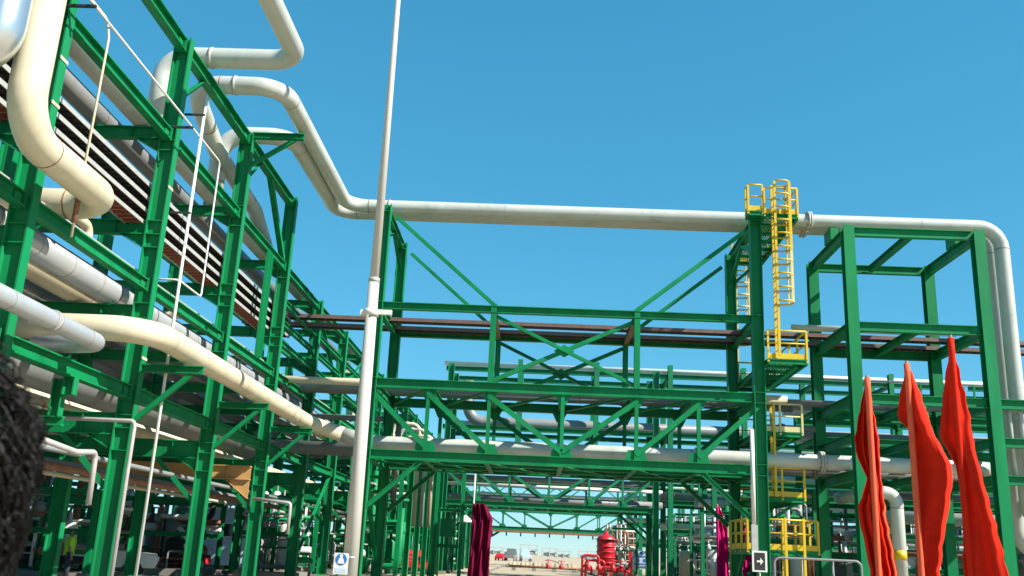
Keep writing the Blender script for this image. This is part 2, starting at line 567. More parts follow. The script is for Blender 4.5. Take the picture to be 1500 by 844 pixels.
# the long cream pipe swinging out of the rack and onto the bridge
pipe([(-13.6, 20.7, 6.15), (-8.95, 20.7, 6.15), (-8.95, 36.5, 6.12), (-7.6, 36.5, 5.75)], .30, CREAM,
     'long cream pipe swinging out of the rack towards the bridge tower', 1.0, clamps=[((-8.95, 33.9, 6.13), (0, 1, 0))])
pipe([(-7.68, 36.5, 5.77), (-6.6, 36.5, 5.47), (17.5, 36.5, 5.47), (17.5, 60, 5.47)], .295, PALE, 'pale grey pipe on the lower bridge deck, front one, joined to the cream pipe', 1.0, flanges=[((10.75, 36.5, 5.47), (1, 0, 0))])
pipe([(-14, 38.4, 5.38), (26, 38.4, 5.38)], .28, GREY, 'straight grey pipe on the lower bridge deck behind the cream pipe', flanges=[((11.0, 38.4, 5.38), (1, 0, 0))])
pipe([(-9.3, 14.9, 19), (-9.3, 14.9, 8.36), (-9.3, 18.6, 8.36), (-13.6, 18.6, 8.36)], .33, CREAM, 'thick cream pipe dropping at far left and bending under itself into the rack', .85)
pipe([(-9.55, 14.15, 19), (-9.55, 14.15, 9.6), (-12.5, 14.15, 8.6)], .42, CHROME, 'shiny aluminium clad riser in the top left corner', .6)
pipe([(-9.35, 3, 5.5), (-9.35, 19.2, 5.47), (-10.9, 19.5, 5.45)], .19, CLAD, 'silver pipe outside the rack just above the cream pipe start', .3,
     clamps=[((-9.35, 17.2, 5.48), (0, 1, 0))])
# lines inside the rack
pipe([(-11.1, 5, 12.62), (-11.1, 58, 12.62)], .36, PALE, 'fat pale pipe on the upper deck nearest to the outer columns', n=22)
pipe([(-12.3, 5, 12.55), (-12.3, 58, 12.55)], .30, GREY, 'grey pipe on the upper deck behind the fat pale one')
pipe([(-11.2, 5, 7.62), (-11.2, 70, 7.62)], .33, CLAD, 'aluminium clad pipe on the middle deck next to the outer columns', n=22)
pipe([(-12.1, 5, 7.72), (-12.1, 70, 7.72)], .42, CREAM, 'wide cream pipe on the middle deck beside the clad pipe', n=22)
pipe([(-13.1, 5, 7.5), (-13.1, 70, 7.5)], .22, GREY, 'thin grey pipe on the middle deck, innermost there')
pipe([(-11.55, 5, 5.2), (-11.55, 37.5, 5.2)], .47, GREY, 'very wide dull grey pipe low in the rack', n=24)
pipe([(-12.8, 5, 4.78), (-12.8, 90, 4.78)], .28, CREAM, 'cream pipe on the lower deck behind the very wide grey one')
pipe([(-13.5, 5, 9.8), (-13.5, 90, 9.8)], .22, GREY, 'grey pipe on the tray deck, far back in the rack')
pipe([(-11.15, 44, 8.0), (-11.15, 28.2, 8.3), (-11.7, 28.2, 8.3), (-12.4, 28.2, 8.2)], .12, CREAM, 'thin cream pipe with short bend above the clad pipe', .3)
pipe([(-10.75, 19.4, 8.0), (-10.75, 19.4, 8.55), (-10.75, 20.6, 8.55), (-10.75, 20.6, 8.1)], .12, CREAM, 'small cream pipe bow above the clad pipe at left', .28)
pipe([(-22, 39.3, 8.05), (10.5, 39.3, 8.05)], .27, GREY, 'wide grey pipe on the middle bridge deck, rear one', n=18)
pipe([(-13.5, 37.4, 7.98), (-7.3, 37.4, 7.98), (9.8, 37.4, 7.98)], .15, CREAM, 'thin cream pipe from the rack to the middle bridge deck, front one')
pipe([(-13.5, 40.6, 8.5), (-6.9, 40.6, 8.5)], .13, CREAM, 'thin cream pipe between rack and bridge tower, upper one')
pipe([(-11.5, 40.2, 6.9), (-6.0, 40.2, 6.9), (-6.0, 40.2, 3.5)], .12, GREY, 'thin grey pipe bending down behind the bridge tower', .3)
# lines under the bottom deck
k = 0
for x, z, r, m_, lb in ((-11.2, 3.45, .07, GREY, 'slim grey pipe hung under the lowest rack deck, outermost'), (-12.2, 3.2, .1, RUST, 'rusty pipe hung under the lowest rack deck'),
                        (-13.0, 3.35, .16, GREY, 'grey pipe hung under the lowest rack deck behind the rusty one'), (-13.8, 3.2, .07, CREAM, 'thin cream pipe hung lowest under the rack')):
    pipe([(x, 8, z), (x, 66, z)], r, m_, lb)
for x, z, r, m_, lb in ((-14.9, 4.78, .24, GREY, 'grey pipe on the wide low deck, first beyond the inner columns'), (-15.7, 4.8, .3, CLAD, 'clad pipe on the wide low deck, second beyond the inner columns'), (-16.6, 4.75, .22, GREY, 'grey pipe on the wide low deck, third beyond the inner columns'),
                        (-17.4, 4.8, .28, GREY, 'fat grey pipe on the wide low deck'), (-18.3, 4.72, .2, RUST, 'rusty pipe on the wide low deck'), (-19.0, 4.75, .22, CREAM, 'cream pipe on the wide low deck, outermost at far left'),
                        (-13.9, 7.5, .2, GREY, 'grey pipe on the middle deck just inside the inner columns'), (-15.2, 7.55, .26, GREY, 'grey pipe on the wide middle deck, nearest the inner columns'), (-16.2, 7.6, .32, CLAD, 'clad pipe on the wide middle deck'),
                        (-17.3, 7.5, .22, CREAM, 'cream pipe on the wide middle deck'), (-18.4, 7.55, .26, GREY, 'grey pipe on the wide middle deck, outermost')):
    pipe([(x, 5, z), (x, 100, z)], r, m_, lb, n=12)
# more lines in the back rack
for x, z, r, m_, lb in ((-11.2, 4.75, .2, GREY, 'grey pipe on the low deck of the distant rack, outermost'), (-12.2, 9.8, .18, CREAM, 'cream pipe on the third deck of the distant rack'),
                        (-11.3, 12.5, .22, GREY, 'grey pipe on top of the distant rack, outermost'), (-12.6, 12.5, .2, CREAM, 'cream pipe on top of the distant rack, inner one')):
    pipe([(x, 60, z), (x, 132, z)], r, m_, lb)

# thin lines carried on stand-off arms outside the rack
o = pipe([(-9.5, 3, 12.12), (-9.5, 24.9, 12.1), (-9.5, 24.9, 8.05), (-9.5, 23.2, 8.05), (-10.4, 23.2, 8.05)], .027, WHITE, 'thin pale line along the rack dropping at a square bend', .12, n=8, name='thin_line', cat='thin pipe')
for y in (16.8, 22.5):
    part(o, 'stand_off_arm', M().bar((-10.0, y, 12.04), (-9.42, y, 12.04), .07, .05), BLACK)
o = pipe([(-9.62, 3, 12.3), (-9.62, 17.7, 12.28), (-9.5, 17.65, 11.8), (-9.5, 17.6, 7.3)], .027, CREAM, 'thin cream line that drops in front of the big cream elbow', .15, n=8, name='thin_line', cat='thin pipe')
part(o, 'sleeve', M().tube([(-9.5, 17.6, 8.2), (-9.5, 17.6, 7.6)], .06, 8), RUST)
o = pipe([(-9.5, 23.3, 13.4), (-9.5, 23.25, 0.1)], .042, WHITE, 'long white vertical line standing before the second column', 0, n=8, name='thin_line', cat='thin pipe')
for z in (12.75, 9.9, 6.6):
    part(o, 'stand_off_arm', M().bar((-10.0, 23.2, z), (-9.44, 23.2, z), .05, .05), BLACK)
pipe([(-12.5, 21.9, 4.2), (-9.5, 21.9, 4.2), (-9.5, 21.9, .1)], .05, GALV, 'short grey pipe with square bend down beside the long white line', .12, n=10, name='thin_line', cat='thin pipe')
pipe([(-9.7, 16.5, 3.45), (-9.7, 19.7, 3.24), (-9.7, 20.6, 3.33), (-9.7, 20.65, 2.2)], .062, GALV, 'grey conduit bending down beside the curly haired person', .15, n=10, name='conduit', cat='conduit')
pipe([(-10.3, 34.7, 3.1), (-8.9, 34.7, 3.0), (-8.9, 34.7, 1.9)], .06, GALV, 'grey conduit stub bending down past the fourth column', .12, n=10, name='conduit', cat='conduit')


# ------------------------------------------------------------------ cable trays
def tray(p0, p1, w, label, rail=.1, fill=CABLE, rails=GALV, side=(1, 0, 0), step=.3, group=None):
    p0, p1 = Vector(p0), Vector(p1)
    t = thing('cable_tray', p0, label, 'cable tray', group)
    sd = Vector(side)
    for s_ in (-1, 1):
        d = sd * (s_ * w / 2)
        part(t, 'side_rail', M().prof(p0 + d, p1 + d, [(-.012, -rail / 2), (.012, -rail / 2), (.012, rail / 2), (-.012, rail / 2)], (0, 0, 1)), rails)
    m_ = M()
    L = (p1 - p0).length
    a = (p1 - p0).normalized()
    for k in range(int(L / step)):
        c = p0 + a * (k + .5) * step - Vector((0, 0, rail * .35))
        m_.bar(c - sd * (w / 2 - .015), c + sd * (w / 2 - .015), .045, .025)
    part(t, 'rungs', m_, rails if fill is None else (BLACK if fill is CABLE else RUST), kind='stuff')
    m_ = M()
    nc = max(4, int(w / .07))
    for k in range(nc):
        x = -w / 2 + .05 + (w - .1) * k / (nc - 1)
        pts = []
        for j in range(9):
            pts.append(p0 + (p1 - p0) * (j / 8) + sd * (x + random.uniform(-.012, .012)) + Vector((0, 0, -rail * .1 + random.uniform(0, .02))))
        m_.tube(pts, .034, 6)
    part(t, 'cables', m_, fill, kind='stuff')
    return t


for z, lb in ((10.56, 'topmost'), (10.2, 'second from top'), (9.86, 'third from top')):
    tray((-10.8, 5, z), (-10.8, 38, z), .5, lb + ' of the stacked black cable trays in the rack', .11, group='stacked cable trays')
tray((-10.8, 5, 9.52), (-10.8, 38, 9.52), .5, 'lowest of the stacked cable trays, with red brown cables', .1, REDCABLE, group='stacked cable trays')
tray((-10.85, 5, 8.2), (-10.85, 66, 8.2), .55, 'red brown cable tray below the middle beam of the rack', .1, REDCABLE, GALV)
tray((-10.7, 37.9, 10.72), (23, 37.9, 10.72), .5, 'dark cable tray across the upper bridge, front one', .15, CABLE, TRAYBROWN, side=(0, 1, 0))
tray((-13.0, 39.4, 10.72), (23, 39.4, 10.72), .5, 'dark cable tray across the upper bridge, rear one', .16, CABLE, TRAYBROWN, side=(0, 1, 0))


# ------------------------------------------------------------------ pipe bridges
def bridge(yf, yb, xs, zl, zm, zu, zt, label, full=True, gm=GREEN, towers=True, h=.36):
    """a trussed bridge; xs = the seven panel points"""
    t = thing('pipe_bridge', (xs[0], yf, 0), label, 'pipe bridge')
    x0, x6 = xs[0], xs[-1]
    dy = yb - yf
    if towers:
        for x in (x0, x6):
            c = column(x + (-.1 if x == x0 else .08), yf, zt, (zl + .2, zl - .2, zm + .2, zm - .2, zu + .15, zt - .3) if full else (), .43, .34, t, gm)
            rep(c, [(0, dy, 0)])
            xx = x + (-.1 if x == x0 else .08)
            for z in ((zt - .2, zu, zm, zl) if full else (zm, zl)):
                part(t, 'tower_beam', M().ib((xx, yf + .17, z), (xx, yb - .17, z), .34, .22), gm)
            part(t, 'tower_brace', M().ang((xx, yf + .2, zl - .4), (xx, yb - .2, .8), .16, up=(1, 0, 0)), gm)
            if full:
                part(t, 'tower_brace', M().ang((xx, yf + .2, zt - 1.3), (xx, yf + dy * .5, zt - .4), .14, up=(1, 0, 0)), gm)
                part(t, 'tower_brace', M().ang((xx, yb - .2, zt - 1.3), (xx, yf + dy * .5, zt - .4), .14, up=(1, 0, 0)), gm)
    e0, e6 = x0 + .12, x6 - .15
    for y in (yf, yb):
        s = -1 if y == yf else 1
        zs = [(zl, h), (zm, h)] + ([(zu, .28)] if full else [])
        for z, hh in zs:
            part(t, 'chord', M().ib((e0, y, z), (e6, y, z), hh, .24), gm)
        for i, x in enumerate(xs[1:-1]):
            part(t, 'vertical', M().ib((x, y, zl + h / 2), (x, y, zm - h / 2), .14, .14, up=(0, 1, 0)), gm)
            part(t, 'gusset', M().plate([(x - .3, y, zm - h / 2), (x + .3, y, zm - h / 2), (x + .12, y, zm - h / 2 - .38), (x - .12, y, zm - h / 2 - .38)], .022, (0, 1, 0)), gm)
            part(t, 'gusset', M().plate([(x - .42, y, zl + h / 2), (x + .42, y, zl + h / 2), (x + .3, y, zl + h / 2 + .36), (x - .3, y, zl + h / 2 + .36)], .02, (0, 1, 0)), gm)
        for i in range(6):
            xa, xb = xs[i], xs[i + 1]
            if i >= 3:
                xa, xb = xb, xa
            part(t, 'diagonal', M().bar((xa, y + s * .06, zm - .35), (xb, y + s * .06, zl + .35), .05, .19, up=(0, 0, 1)), gm)
        if full:
            for x in (xs[2], xs[4]):
                part(t, 'upper_post', M().ib((x, y, zm + h / 2), (x, y, zu + .22), .2, .22, up=(0, 1, 0)), gm)
            part(t, 'cross_brace', M().ang((xs[2] + .1, y - .03, zu - .25), (xs[4] - .1, y - .03, zm + .3), .15, up=(0, 0, 1)), gm)
            part(t, 'cross_brace', M().ang((xs[4] - .1, y + .16, zu - .25), (xs[2] + .1, y + .16, zm + .3), .15, up=(0, 0, 1)), gm)
            xm = (xs[2] + xs[4]) / 2
            part(t, 'gusset', M().plate([(xm - .4, y + .06, (zu + zm) / 2), (xm, y + .06, (zu + zm) / 2 + .26), (xm + .4, y + .06, (zu + zm) / 2), (xm, y + .06, (zu + zm) / 2 - .24)], .02, (0, 1, 0)), gm)
            part(t, 'stay', M().ang((x0 + .3, y, zt - .45), (xs[2], y, zu + .2), .15, up=(0, 0, 1)), gm)
            part(t, 'stay', M().ang((x6 - .3, y, zt - .6), (xs[4], y, zu + .2), .15, up=(0, 0, 1)), gm)
        if towers:
            part(t, 'knee_brace', M().ib((x0 + .15, y, zl - 1.85), (xs[1] - .1, y, zl - h / 2), .16, .14, up=(0, 0, 1)), gm)
            part(t, 'knee_brace', M().ib((x6 - .2, y, zl - 1.85), (xs[5] + .1, y, zl - h / 2), .16, .14, up=(0, 0, 1)), gm)
    for x in xs[1:-1]:
        part(t, 'floor_beam', M().ib((x, yf + .13, zl - .02), (x, yb - .13, zl - .02), .3, .18), gm)
        part(t, 'floor_beam', M().ib((x, yf + .13, zm - .02), (x, yb - .13, zm - .02), .3, .18), gm)
    if full:
        for x in (xs[2], xs[4]):
            part(t, 'floor_beam', M().ib((x, yf + .13, zu - .02), (x, yb - .13, zu - .02), .24, .2), BROWN)
    if full:
        for i in range(6):
            part(t, 'deck_plate', M().box(((xs[i] + xs[i + 1]) / 2, yf + dy * .72, zl + .1), (xs[i + 1] - xs[i] - .24, dy * .46, .012)), gm)
    for i in range(6):
        part(t, 'plan_brace', M().ang((xs[i], yf + .1, zl - .1), (xs[i + 1], yb - .1, zl - .1), .12), gm)
        part(t, 'plan_brace', M().ang((xs[i], yb - .1, zm - .1), (xs[i + 1], yf + .1, zm - .1), .12), gm)
    for y in (yf + dy * .3, yf + dy * .66):
        part(t, 'stringer', M().ib((e0, y, zl - .06), (e6, y, zl - .06), .22, .16), gm)
    return t


XS = [-6.3, -4.2, -1.9, .85, 3.6, 5.9, 8.08]
bridge(35, 39.8, XS, 4.92, 7.58, 10.6, 14.75, 'large green trussed pipe bridge spanning the road, nearest one')
b2 = bridge(68, 72, [x * 1.03 for x in XS], 4.92, 7.5, 10.2, 14.9, 'second green trussed pipe bridge seen under the nearest one', full=False, gm=FARGREEN)
b3 = bridge(136, 140, [x * 1.35 + 1.0 for x in XS], 5.0, 7.6, 10, 10, 'third and farthest green trussed bridge low above the road', full=False, gm=FARGREEN, h=.5)
part(b3, 'deck', M().box((2.2, 134.8, 4.55), (19, 2.2, .25)), RUST, 'rusty brown underside of the deck')
mm = M()
for k in range(9):
    mm.box((-6 + 2 * k, 134.8, 4.2), (.18, .3, .5))
part(b3, 'pipe_hangers', mm, BLACK, kind='stuff')


# ------------------------------------------------------------------ the green open frame at right
XA, XB, XC = 11.75, 16.75, 22.3
fr = thing('steel_frame', (XA, 35, 0), 'open green box frame of beams standing at right behind the red flags', 'steel frame')
for x in (XA, XB, XC):
    for y in (35, 39.8):
        part(fr, 'column', M().ib((x, y, .25), (x, y, 14.5 if x < 20 else 8.0), .42, .42, up=(0, 1, 0), t=.03, tf=.035), GREEN)
        part(fr, 'plinth', M().box((x, y, .125), (.8, .8, .25)), CONC)
for z in (14.28, 10.48, 7.72, 6.3, 4.95):
    hh = .36 if z > 7 else .34
    for (a, b) in (((XA, XB),) if z > 8 else ((XA, XB), (XB, XC))):
        for y in (35, 39.8):
            if y == 35 and z in (6.3, 4.95) and a == XA:
                continue
            part(fr, 'front_beam' if y == 35 else 'back_beam', M().ib((a + .22, y, z), (b - .22, y, z), hh, .22), GREEN)
    for x in ((XA, XB) if z > 8 else (XA, XB, XC)):
        part(fr, 'side_beam', M().ib((x, 35.22, z), (x, 39.58, z), hh + .04, .24), GREEN)
    part(fr, 'middle_beam', M().ib((14.25, 35.13, z), (14.25, 39.67, z), .28, .2), GREEN)
part(fr, 'roof_brace', M().ang((XA + .2, 35.3, 14.2), (13.4, 39.6, 14.2), .14), GREEN)
part(fr, 'roof_brace', M().ang((XA + .2, 35.4, 7.6), (14.1, 39.6, 7.6), .14), GREEN)
for x in (XA, XB):
    part(fr, 'stub', M().box((x, 37.0, 14.75), (.3, .9, .5)), GREEN)
pipe([(10, 37.0, 10.85), (16.5, 37.0, 10.85)], .13, PALE, 'thin pale pipe lying on the middle deck of the right frame')
pipe([(9, 38.8, 8.1), (23, 38.8, 8.1)], .14, GREY, 'grey pipe with valve on the third deck of the right frame', flanges=[((9.9, 38.8, 8.1), (1, 0, 0))])
pipe([(8.8, 38.9, 7.05), (11.3, 38.9, 7.05)], .13, GREY, 'short grey pipe between bridge tower and right frame', flanges=[((9.9, 38.9, 7.05), (1, 0, 0))])
for i in range(4):
    x = 17.4 + .42 * i
    pipe([(x, 36.2, 7.6), (x, 35.2, 7.6), (x, 35.2, 5.0)], .085, GALV, ('first', 'second', 'third', 'fourth')[i] + ' from the left of the slim tubes right of the frame', .2, group='slim tubes beside the right frame', n=10)
pipe([(12.5, 40.0, 4.4), (12.5, 36.0, 4.4), (13.35, 36.0, 4.4), (13.35, 36.0, .1)], .24, PALE, 'pale pipe with elbow coming down between the first two red flags', .5)
solo('yellow_band', M().tube([(13.35, 36.0, 2.0), (13.35, 36.0, 2.35)], .246, 18), YELLOW, (13.35, 36, 2.0), 'yellow marking band around the pale pipe between the flags', 'band')
pipe([(15.2, 44, 3.95), (34, 44, 3.95)], .3, PALE, 'big pale horizontal pipe behind the third red flag')
pipe([(14.6, 46, 3.1), (34, 46, 3.1)], .26, GREY, 'grey horizontal pipe just under the big pale one behind the flags')


# ------------------------------------------------------------------ walkways and caged ladders
def walkway(x0, x1, y0, y1, z, label, rails=YELLOW, sides='fblr', brackets=True):
    t = thing('walkway', (x0, y0, z), label, 'walkway')
    m_ = M()
    for y in (y0, y1):
        m_.ib((x0, y, z - .1), (x1, y, z - .1), .18, .1)
    for x in (x0, x1):
        m_.ib((x, y0 + .06, z - .1), (x, y1 - .06, z - .1), .18, .1)
    part(t, 'edge_frame', m_, GREEN)
    n = max(2, int((y1 - y0) / .9))
    for k in range(1, n):
        y = y0 + (y1 - y0) * k / n
        part(t, 'joist', M().ib((x0 + .05, y, z - .1), (x1 - .05, y, z - .1), .14, .08), GREEN)
    m_ = M()
    nb = int((x1 - x0) / .09)
    for k in range(nb):
        x = x0 + .06 + (x1 - x0 - .12) * k / (nb - 1)
        m_.box((x, (y0 + y1) / 2, z + .005), (.022, y1 - y0 - .06, .03))
    for k in range(int((y1 - y0) / .25)):
        m_.box(((x0 + x1) / 2, y0 + .12 + .25 * k, z + .006), (x1 - x0 - .08, .012, .024))
    part(t, 'grating', m_, GREEN, kind='stuff')

    def run(a, b, nm):
        a, b = Vector(a), Vector(b)
        L = (b - a).length
        part(t, 'top_rail', M().tube([a + Vector((0, 0, 1.08)), b + Vector((0, 0, 1.08))], .035, 8), rails)
        part(t, 'mid_rail', M().tube([a + Vector((0, 0, .6)), b + Vector((0, 0, .6))], .028, 8), rails)
        part(t, 'toe_board', M().prof(a + Vector((0, 0, .11)), b + Vector((0, 0, .11)), [(-.006, -.1), (.006, -.1), (.006, .1), (-.006, .1)], (0, 0, 1)), rails)
        n_ = max(1, round(L / 1.1))
        for k in range(n_ + 1):
            p = a + (b - a) * k / n_
            part(t, 'rail_post', M().box(p + Vector((0, 0, .47)), (.075, .075, 1.18)), rails)
    if 'f' in sides:
        run((x0, y0, z), (x1, y0, z), 'f')
    if 'b' in sides:
        run((x0, y1, z), (x1, y1, z), 'b')
    if 'l' in sides:
        run((x0, y0 + .1, z), (x0, y1 - .1, z), 'l')
    if 'r' in sides:
        run((x1, y0 + .1, z), (x1, y1 - .1, z), 'r')
    if brackets:
        for y in (y0 + .45, y1 - .5):
            part(t, 'bracket', M().ang((8.42, y, z - 1.15), (x1 - .25, y, z - .2), .12, up=(0, 1, 0)), GREEN)
    return t


walkway(8.42, 9.7, 34.45, 40.6, 14.72, 'topmost yellow railed walkway beside the pale pipes', sides='fbr')
walkway(8.42, 9.85, 34.5, 40.6, 9.0, 'yellow railed walkway halfway up the ladder tower', sides='fbr')
walkway(8.42, 10.1, 36.4, 40.8, 6.55, 'green walkway with faded rails under the yellow one', PALEYEL, sides='fb')
walkway(8.42, 10.1, 36.4, 40.8, 4.1, 'walkway with brownish yellow rails just under the grey pipes', YELLOW, sides='fb')
walkway(7.75, 10.3, 35.6, 38.8, 2.15, 'lowest yellow railed platform at the foot of the ladder tower', YELLOW, sides='fblr', brackets=False)
walkway(7.75, 8.3, 34.2, 34.7, 14.72, 'small yellow railed landing left of the ladder head', YELLOW, sides='lf', brackets=False)


def ladder(x, y, z0, z1, cage0, label, m1=YELLOW, m2=PALEYEL):
    t = thing('caged_ladder', (x, y, z0), label, 'ladder')
    for dy in (0, .46):
        part(t, 'stile', M().box((x, y + dy, (z0 + z1) / 2), (.09, .045, z1 - z0)), m1)
    r_ = part(t, 'rung', M().tube([(x, y, z0 + .25), (x, y + .46, z0 + .25)], .02, 6), m1)
    rep(r_, [(0, 0, .3 * k) for k in range(1, int((z1 - z0 - .3) / .3))])
    if cage0:
        hoops = []
        nh = int((z1 - cage0) / .52)
        pts = []
        for k in range(9):
            a = -PI / 2 + PI * k / 8
            pts.append((x + .28 + .4 * math.cos(a) * .9 if 0 < k < 8 else x, y + .23 + .36 * math.sin(a), cage0))
        h_ = part(t, 'hoop', M().tube(pts, .035, 6), m1)
        rep(h_, [(0, 0, (z1 - cage0) * k / nh) for k in range(1, nh + 1)])
        for k in range(2, 7):
            px, py, _ = pts[k]
            zm_ = cage0 + (z1 - cage0) * .42
            part(t, 'cage_strap', M().box((px, py, (cage0 + zm_) / 2), (.05, .05, zm_ - cage0)), m2)
            part(t, 'cage_strap', M().box((px, py, (z1 + zm_) / 2), (.06, .06, z1 - zm_)), m1)
    return t


ladder(8.72, 34.0, 9.02, 15.9, 11.1, 'tall caged yellow ladder up to the topmost walkway')
ladder(8.62, 40.75, 9.02, 15.4, 11.0, 'faded caged ladder behind the rear tower column', PALEYEL, PALEYEL)
ladder(9.0, 36.3, 4.1, 7.6, 0, 'short yellow ladder between the two lower walkways')
ladder(9.05, 35.3, .05, 3.3, 0, 'yellow ladder leading up to the lowest platform', YELLOW, YELLOW)
ladder(9.75, 35.45, .05, 3.3, 0, 'second yellow ladder at the right end of the lowest platform', YELLOW, YELLOW)
o = pipe([(7.78, 34.68, 6.35), (7.78, 34.68, 3.0)], .08, WHITE, 'white vertical sleeve on the left edge of the ladder column', 0, n=10, name='conduit', cat='conduit')
part(o, 'junction_box', M().box((7.78, 34.66, 2.5), (.22, .12, .95)), GALV)

# ------------------------------------------------------------------ white mast with its sign
mast = thing('lighting_mast', (-4.72, 25, 0), 'tall tapered white mast rising past the top of the picture', 'mast')
part(mast, 'shaft', M().tube([(-4.70, 25, 0.1), (-4.74, 25, 8.75)], [.205, .15], 24), POLE)
part(mast, 'upper_shaft', M().tube([(-4.74, 25, 8.72), (-4.79, 25, 23)], [.128, .055], 24), POLE)
part(mast, 'joint_ring', M().tube([(-4.74, 25, 8.68), (-4.74, 25, 8.8)], .157, 24), GALV)
m_ = M().tube([(-4.735, 25, 7.72), (-4.735, 25, 7.9)], .21, 20)
m_.box((-4.38, 24.98, 7.83), (.42, .12, .13)).box((-4.95, 25, 7.8), (.16, .2, .14))
part(mast, 'clamp_band', m_, WHITE)
part(mast, 'base_plate', M().box((-4.7, 25, .05), (.7, .7, .1)), GALV)
sg = thing('safety_sign', (-4.88, 24.74, 1.15), 'small white safety sign with blue disc fixed to the mast', 'sign')
part(sg, 'panel', M().box((-4.9, 24.74, 1.16), (.37, .02, .52)), WHITE)
disc = []
part(sg, 'disc', M().tube([(-4.9, 24.729, 1.26), (-4.9, 24.723, 1.26)], .145, 28), BLUE)
m_ = M()
m_.plate([(-4.99, 24.72, 1.16), (-4.81, 24.72, 1.16), (-4.84, 24.72, 1.27), (-4.87, 24.72, 1.31), (-4.93, 24.72, 1.31), (-4.96, 24.72, 1.27)], .004, (0, 1, 0))
m_.tube([(-4.9, 24.722, 1.35), (-4.9, 24.718, 1.35)], .042, 16)
part(sg, 'figure', m_, WHITE)
part(sg, 'lower_band', M().box((-4.9, 24.728, .99), (.29, .004, .11)), LBLUE)
part(sg, 'strap', M().tube([(-4.73, 25, 1.3), (-4.73, 25, 1.34)], .215, 20), GALV)


# ------------------------------------------------------------------ flags
def interp(tab, z):
    tab = sorted(tab)
    if z <= tab[0][0]:
        return tab[0][1]
    for (a, va), (b, vb) in zip(tab, tab[1:]):
        if a <= z <= b:
            return va + (vb - va) * (z - a) / (b - a)
    return tab[-1][1]


def flag(px, y, ztop, zpole, left, right, material, label, lit_edge=None, folds=3.0, amp=.1, seed=1, group=None, curl=None, pr=.022, polemat=None):
    t = thing('flag', (px, y, 0), label, 'flag', group)
    part(t, 'flagpole', M().tube([(px, y, 0.02), (px, y, zpole)], pr, 10), polemat or BROWN)
    zb = min(left)[0]
    nu, nv = 26, 44
    rnd = random.Random(seed)
    ph = [rnd.uniform(0, 6.28) for _ in range(4)]
    vs, fs = [], []
    for j in range(nv + 1):
        z = zb + (ztop - zb) * j / nv
        xl, xr = interp(left, z), interp(right, z)
        jag = min(1, (ztop - z) / .4)
        xl += jag * (.006 * math.sin(z * 23 + seed) + .005 * math.sin(z * 41))
        xr += jag * (.009 * math.sin(z * 19 + seed) + .006 * math.sin(z * 37 + 1))
        w = xr - xl
        for i in range(nu + 1):
            u = i / nu
            x = xl + w * u
            q = (x - px)
            yo = amp * min(1, w / .35) * (math.sin(u * folds * 6.28 + ph[0] + z * .9) * .6 + math.sin(u * folds * 12.9 + ph[1] - z * 1.7) * .3 + .2 * math.sin(z * 3.1 + ph[2] + u * 2))
            yo *= min(1.0, abs(q) / .07)
            if curl:
                yo += curl(u, q, w)
            vs.append((x + px * yo / y, y + yo + .03, z))
    for j in range(nv):
        for i in range(nu):
            a = j * (nu + 1) + i
            fs.append((a, a + 1, a + nu + 2, a + nu + 1))
    o = part(t, 'cloth', M().add(vs, fs, True), material)
    md = o.modifiers.new('thickness', 'SOLIDIFY')
    md.thickness = .006
    rows = [(zb + (ztop - zb) * j / 20) for j in range(21)]
    part(t, 'sleeve', M().tube([(px, y, z) for z in rows], pr + .02, 10), SUNLITRED if lit_edge else material)  # sleeve of the sunlit flags gets the painted glare colour
    if lit_edge:
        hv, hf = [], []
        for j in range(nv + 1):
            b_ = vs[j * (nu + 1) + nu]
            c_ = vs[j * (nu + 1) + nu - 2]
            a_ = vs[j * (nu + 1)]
            ww = min(lit_edge, (b_[0] - a_[0]) * .3)
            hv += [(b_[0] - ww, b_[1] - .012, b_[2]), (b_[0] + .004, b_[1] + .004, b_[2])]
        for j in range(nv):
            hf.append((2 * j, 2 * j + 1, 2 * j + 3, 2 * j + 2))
        ho = part(t, 'lit_edge', M().add(hv, hf, True), SUNLITRED)  # added strip that paints the sunlit fold along the right edge
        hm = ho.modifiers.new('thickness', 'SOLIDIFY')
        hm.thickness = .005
    return t


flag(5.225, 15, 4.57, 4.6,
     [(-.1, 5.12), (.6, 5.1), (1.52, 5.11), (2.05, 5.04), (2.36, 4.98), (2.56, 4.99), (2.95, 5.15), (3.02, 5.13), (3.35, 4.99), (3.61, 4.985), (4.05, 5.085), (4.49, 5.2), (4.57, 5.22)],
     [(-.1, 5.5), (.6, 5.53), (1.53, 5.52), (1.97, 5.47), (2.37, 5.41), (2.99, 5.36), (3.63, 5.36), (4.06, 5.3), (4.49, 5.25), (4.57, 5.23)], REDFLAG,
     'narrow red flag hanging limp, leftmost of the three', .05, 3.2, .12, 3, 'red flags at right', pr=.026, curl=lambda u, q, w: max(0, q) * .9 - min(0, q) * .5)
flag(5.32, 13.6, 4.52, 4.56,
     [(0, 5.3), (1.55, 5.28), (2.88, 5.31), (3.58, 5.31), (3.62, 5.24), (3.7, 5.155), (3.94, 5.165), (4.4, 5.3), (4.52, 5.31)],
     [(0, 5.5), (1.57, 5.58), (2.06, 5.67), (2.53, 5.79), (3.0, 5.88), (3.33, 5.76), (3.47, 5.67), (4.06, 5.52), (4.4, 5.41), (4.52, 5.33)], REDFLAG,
     'bulging red flag in the middle, with a small lobe left of its pole', .055, .8, .07, 5, 'red flags at right', curl=lambda u, q, w: (-q * .5 + max(0, u - .86) * 2.4) * min(1, w / .45))
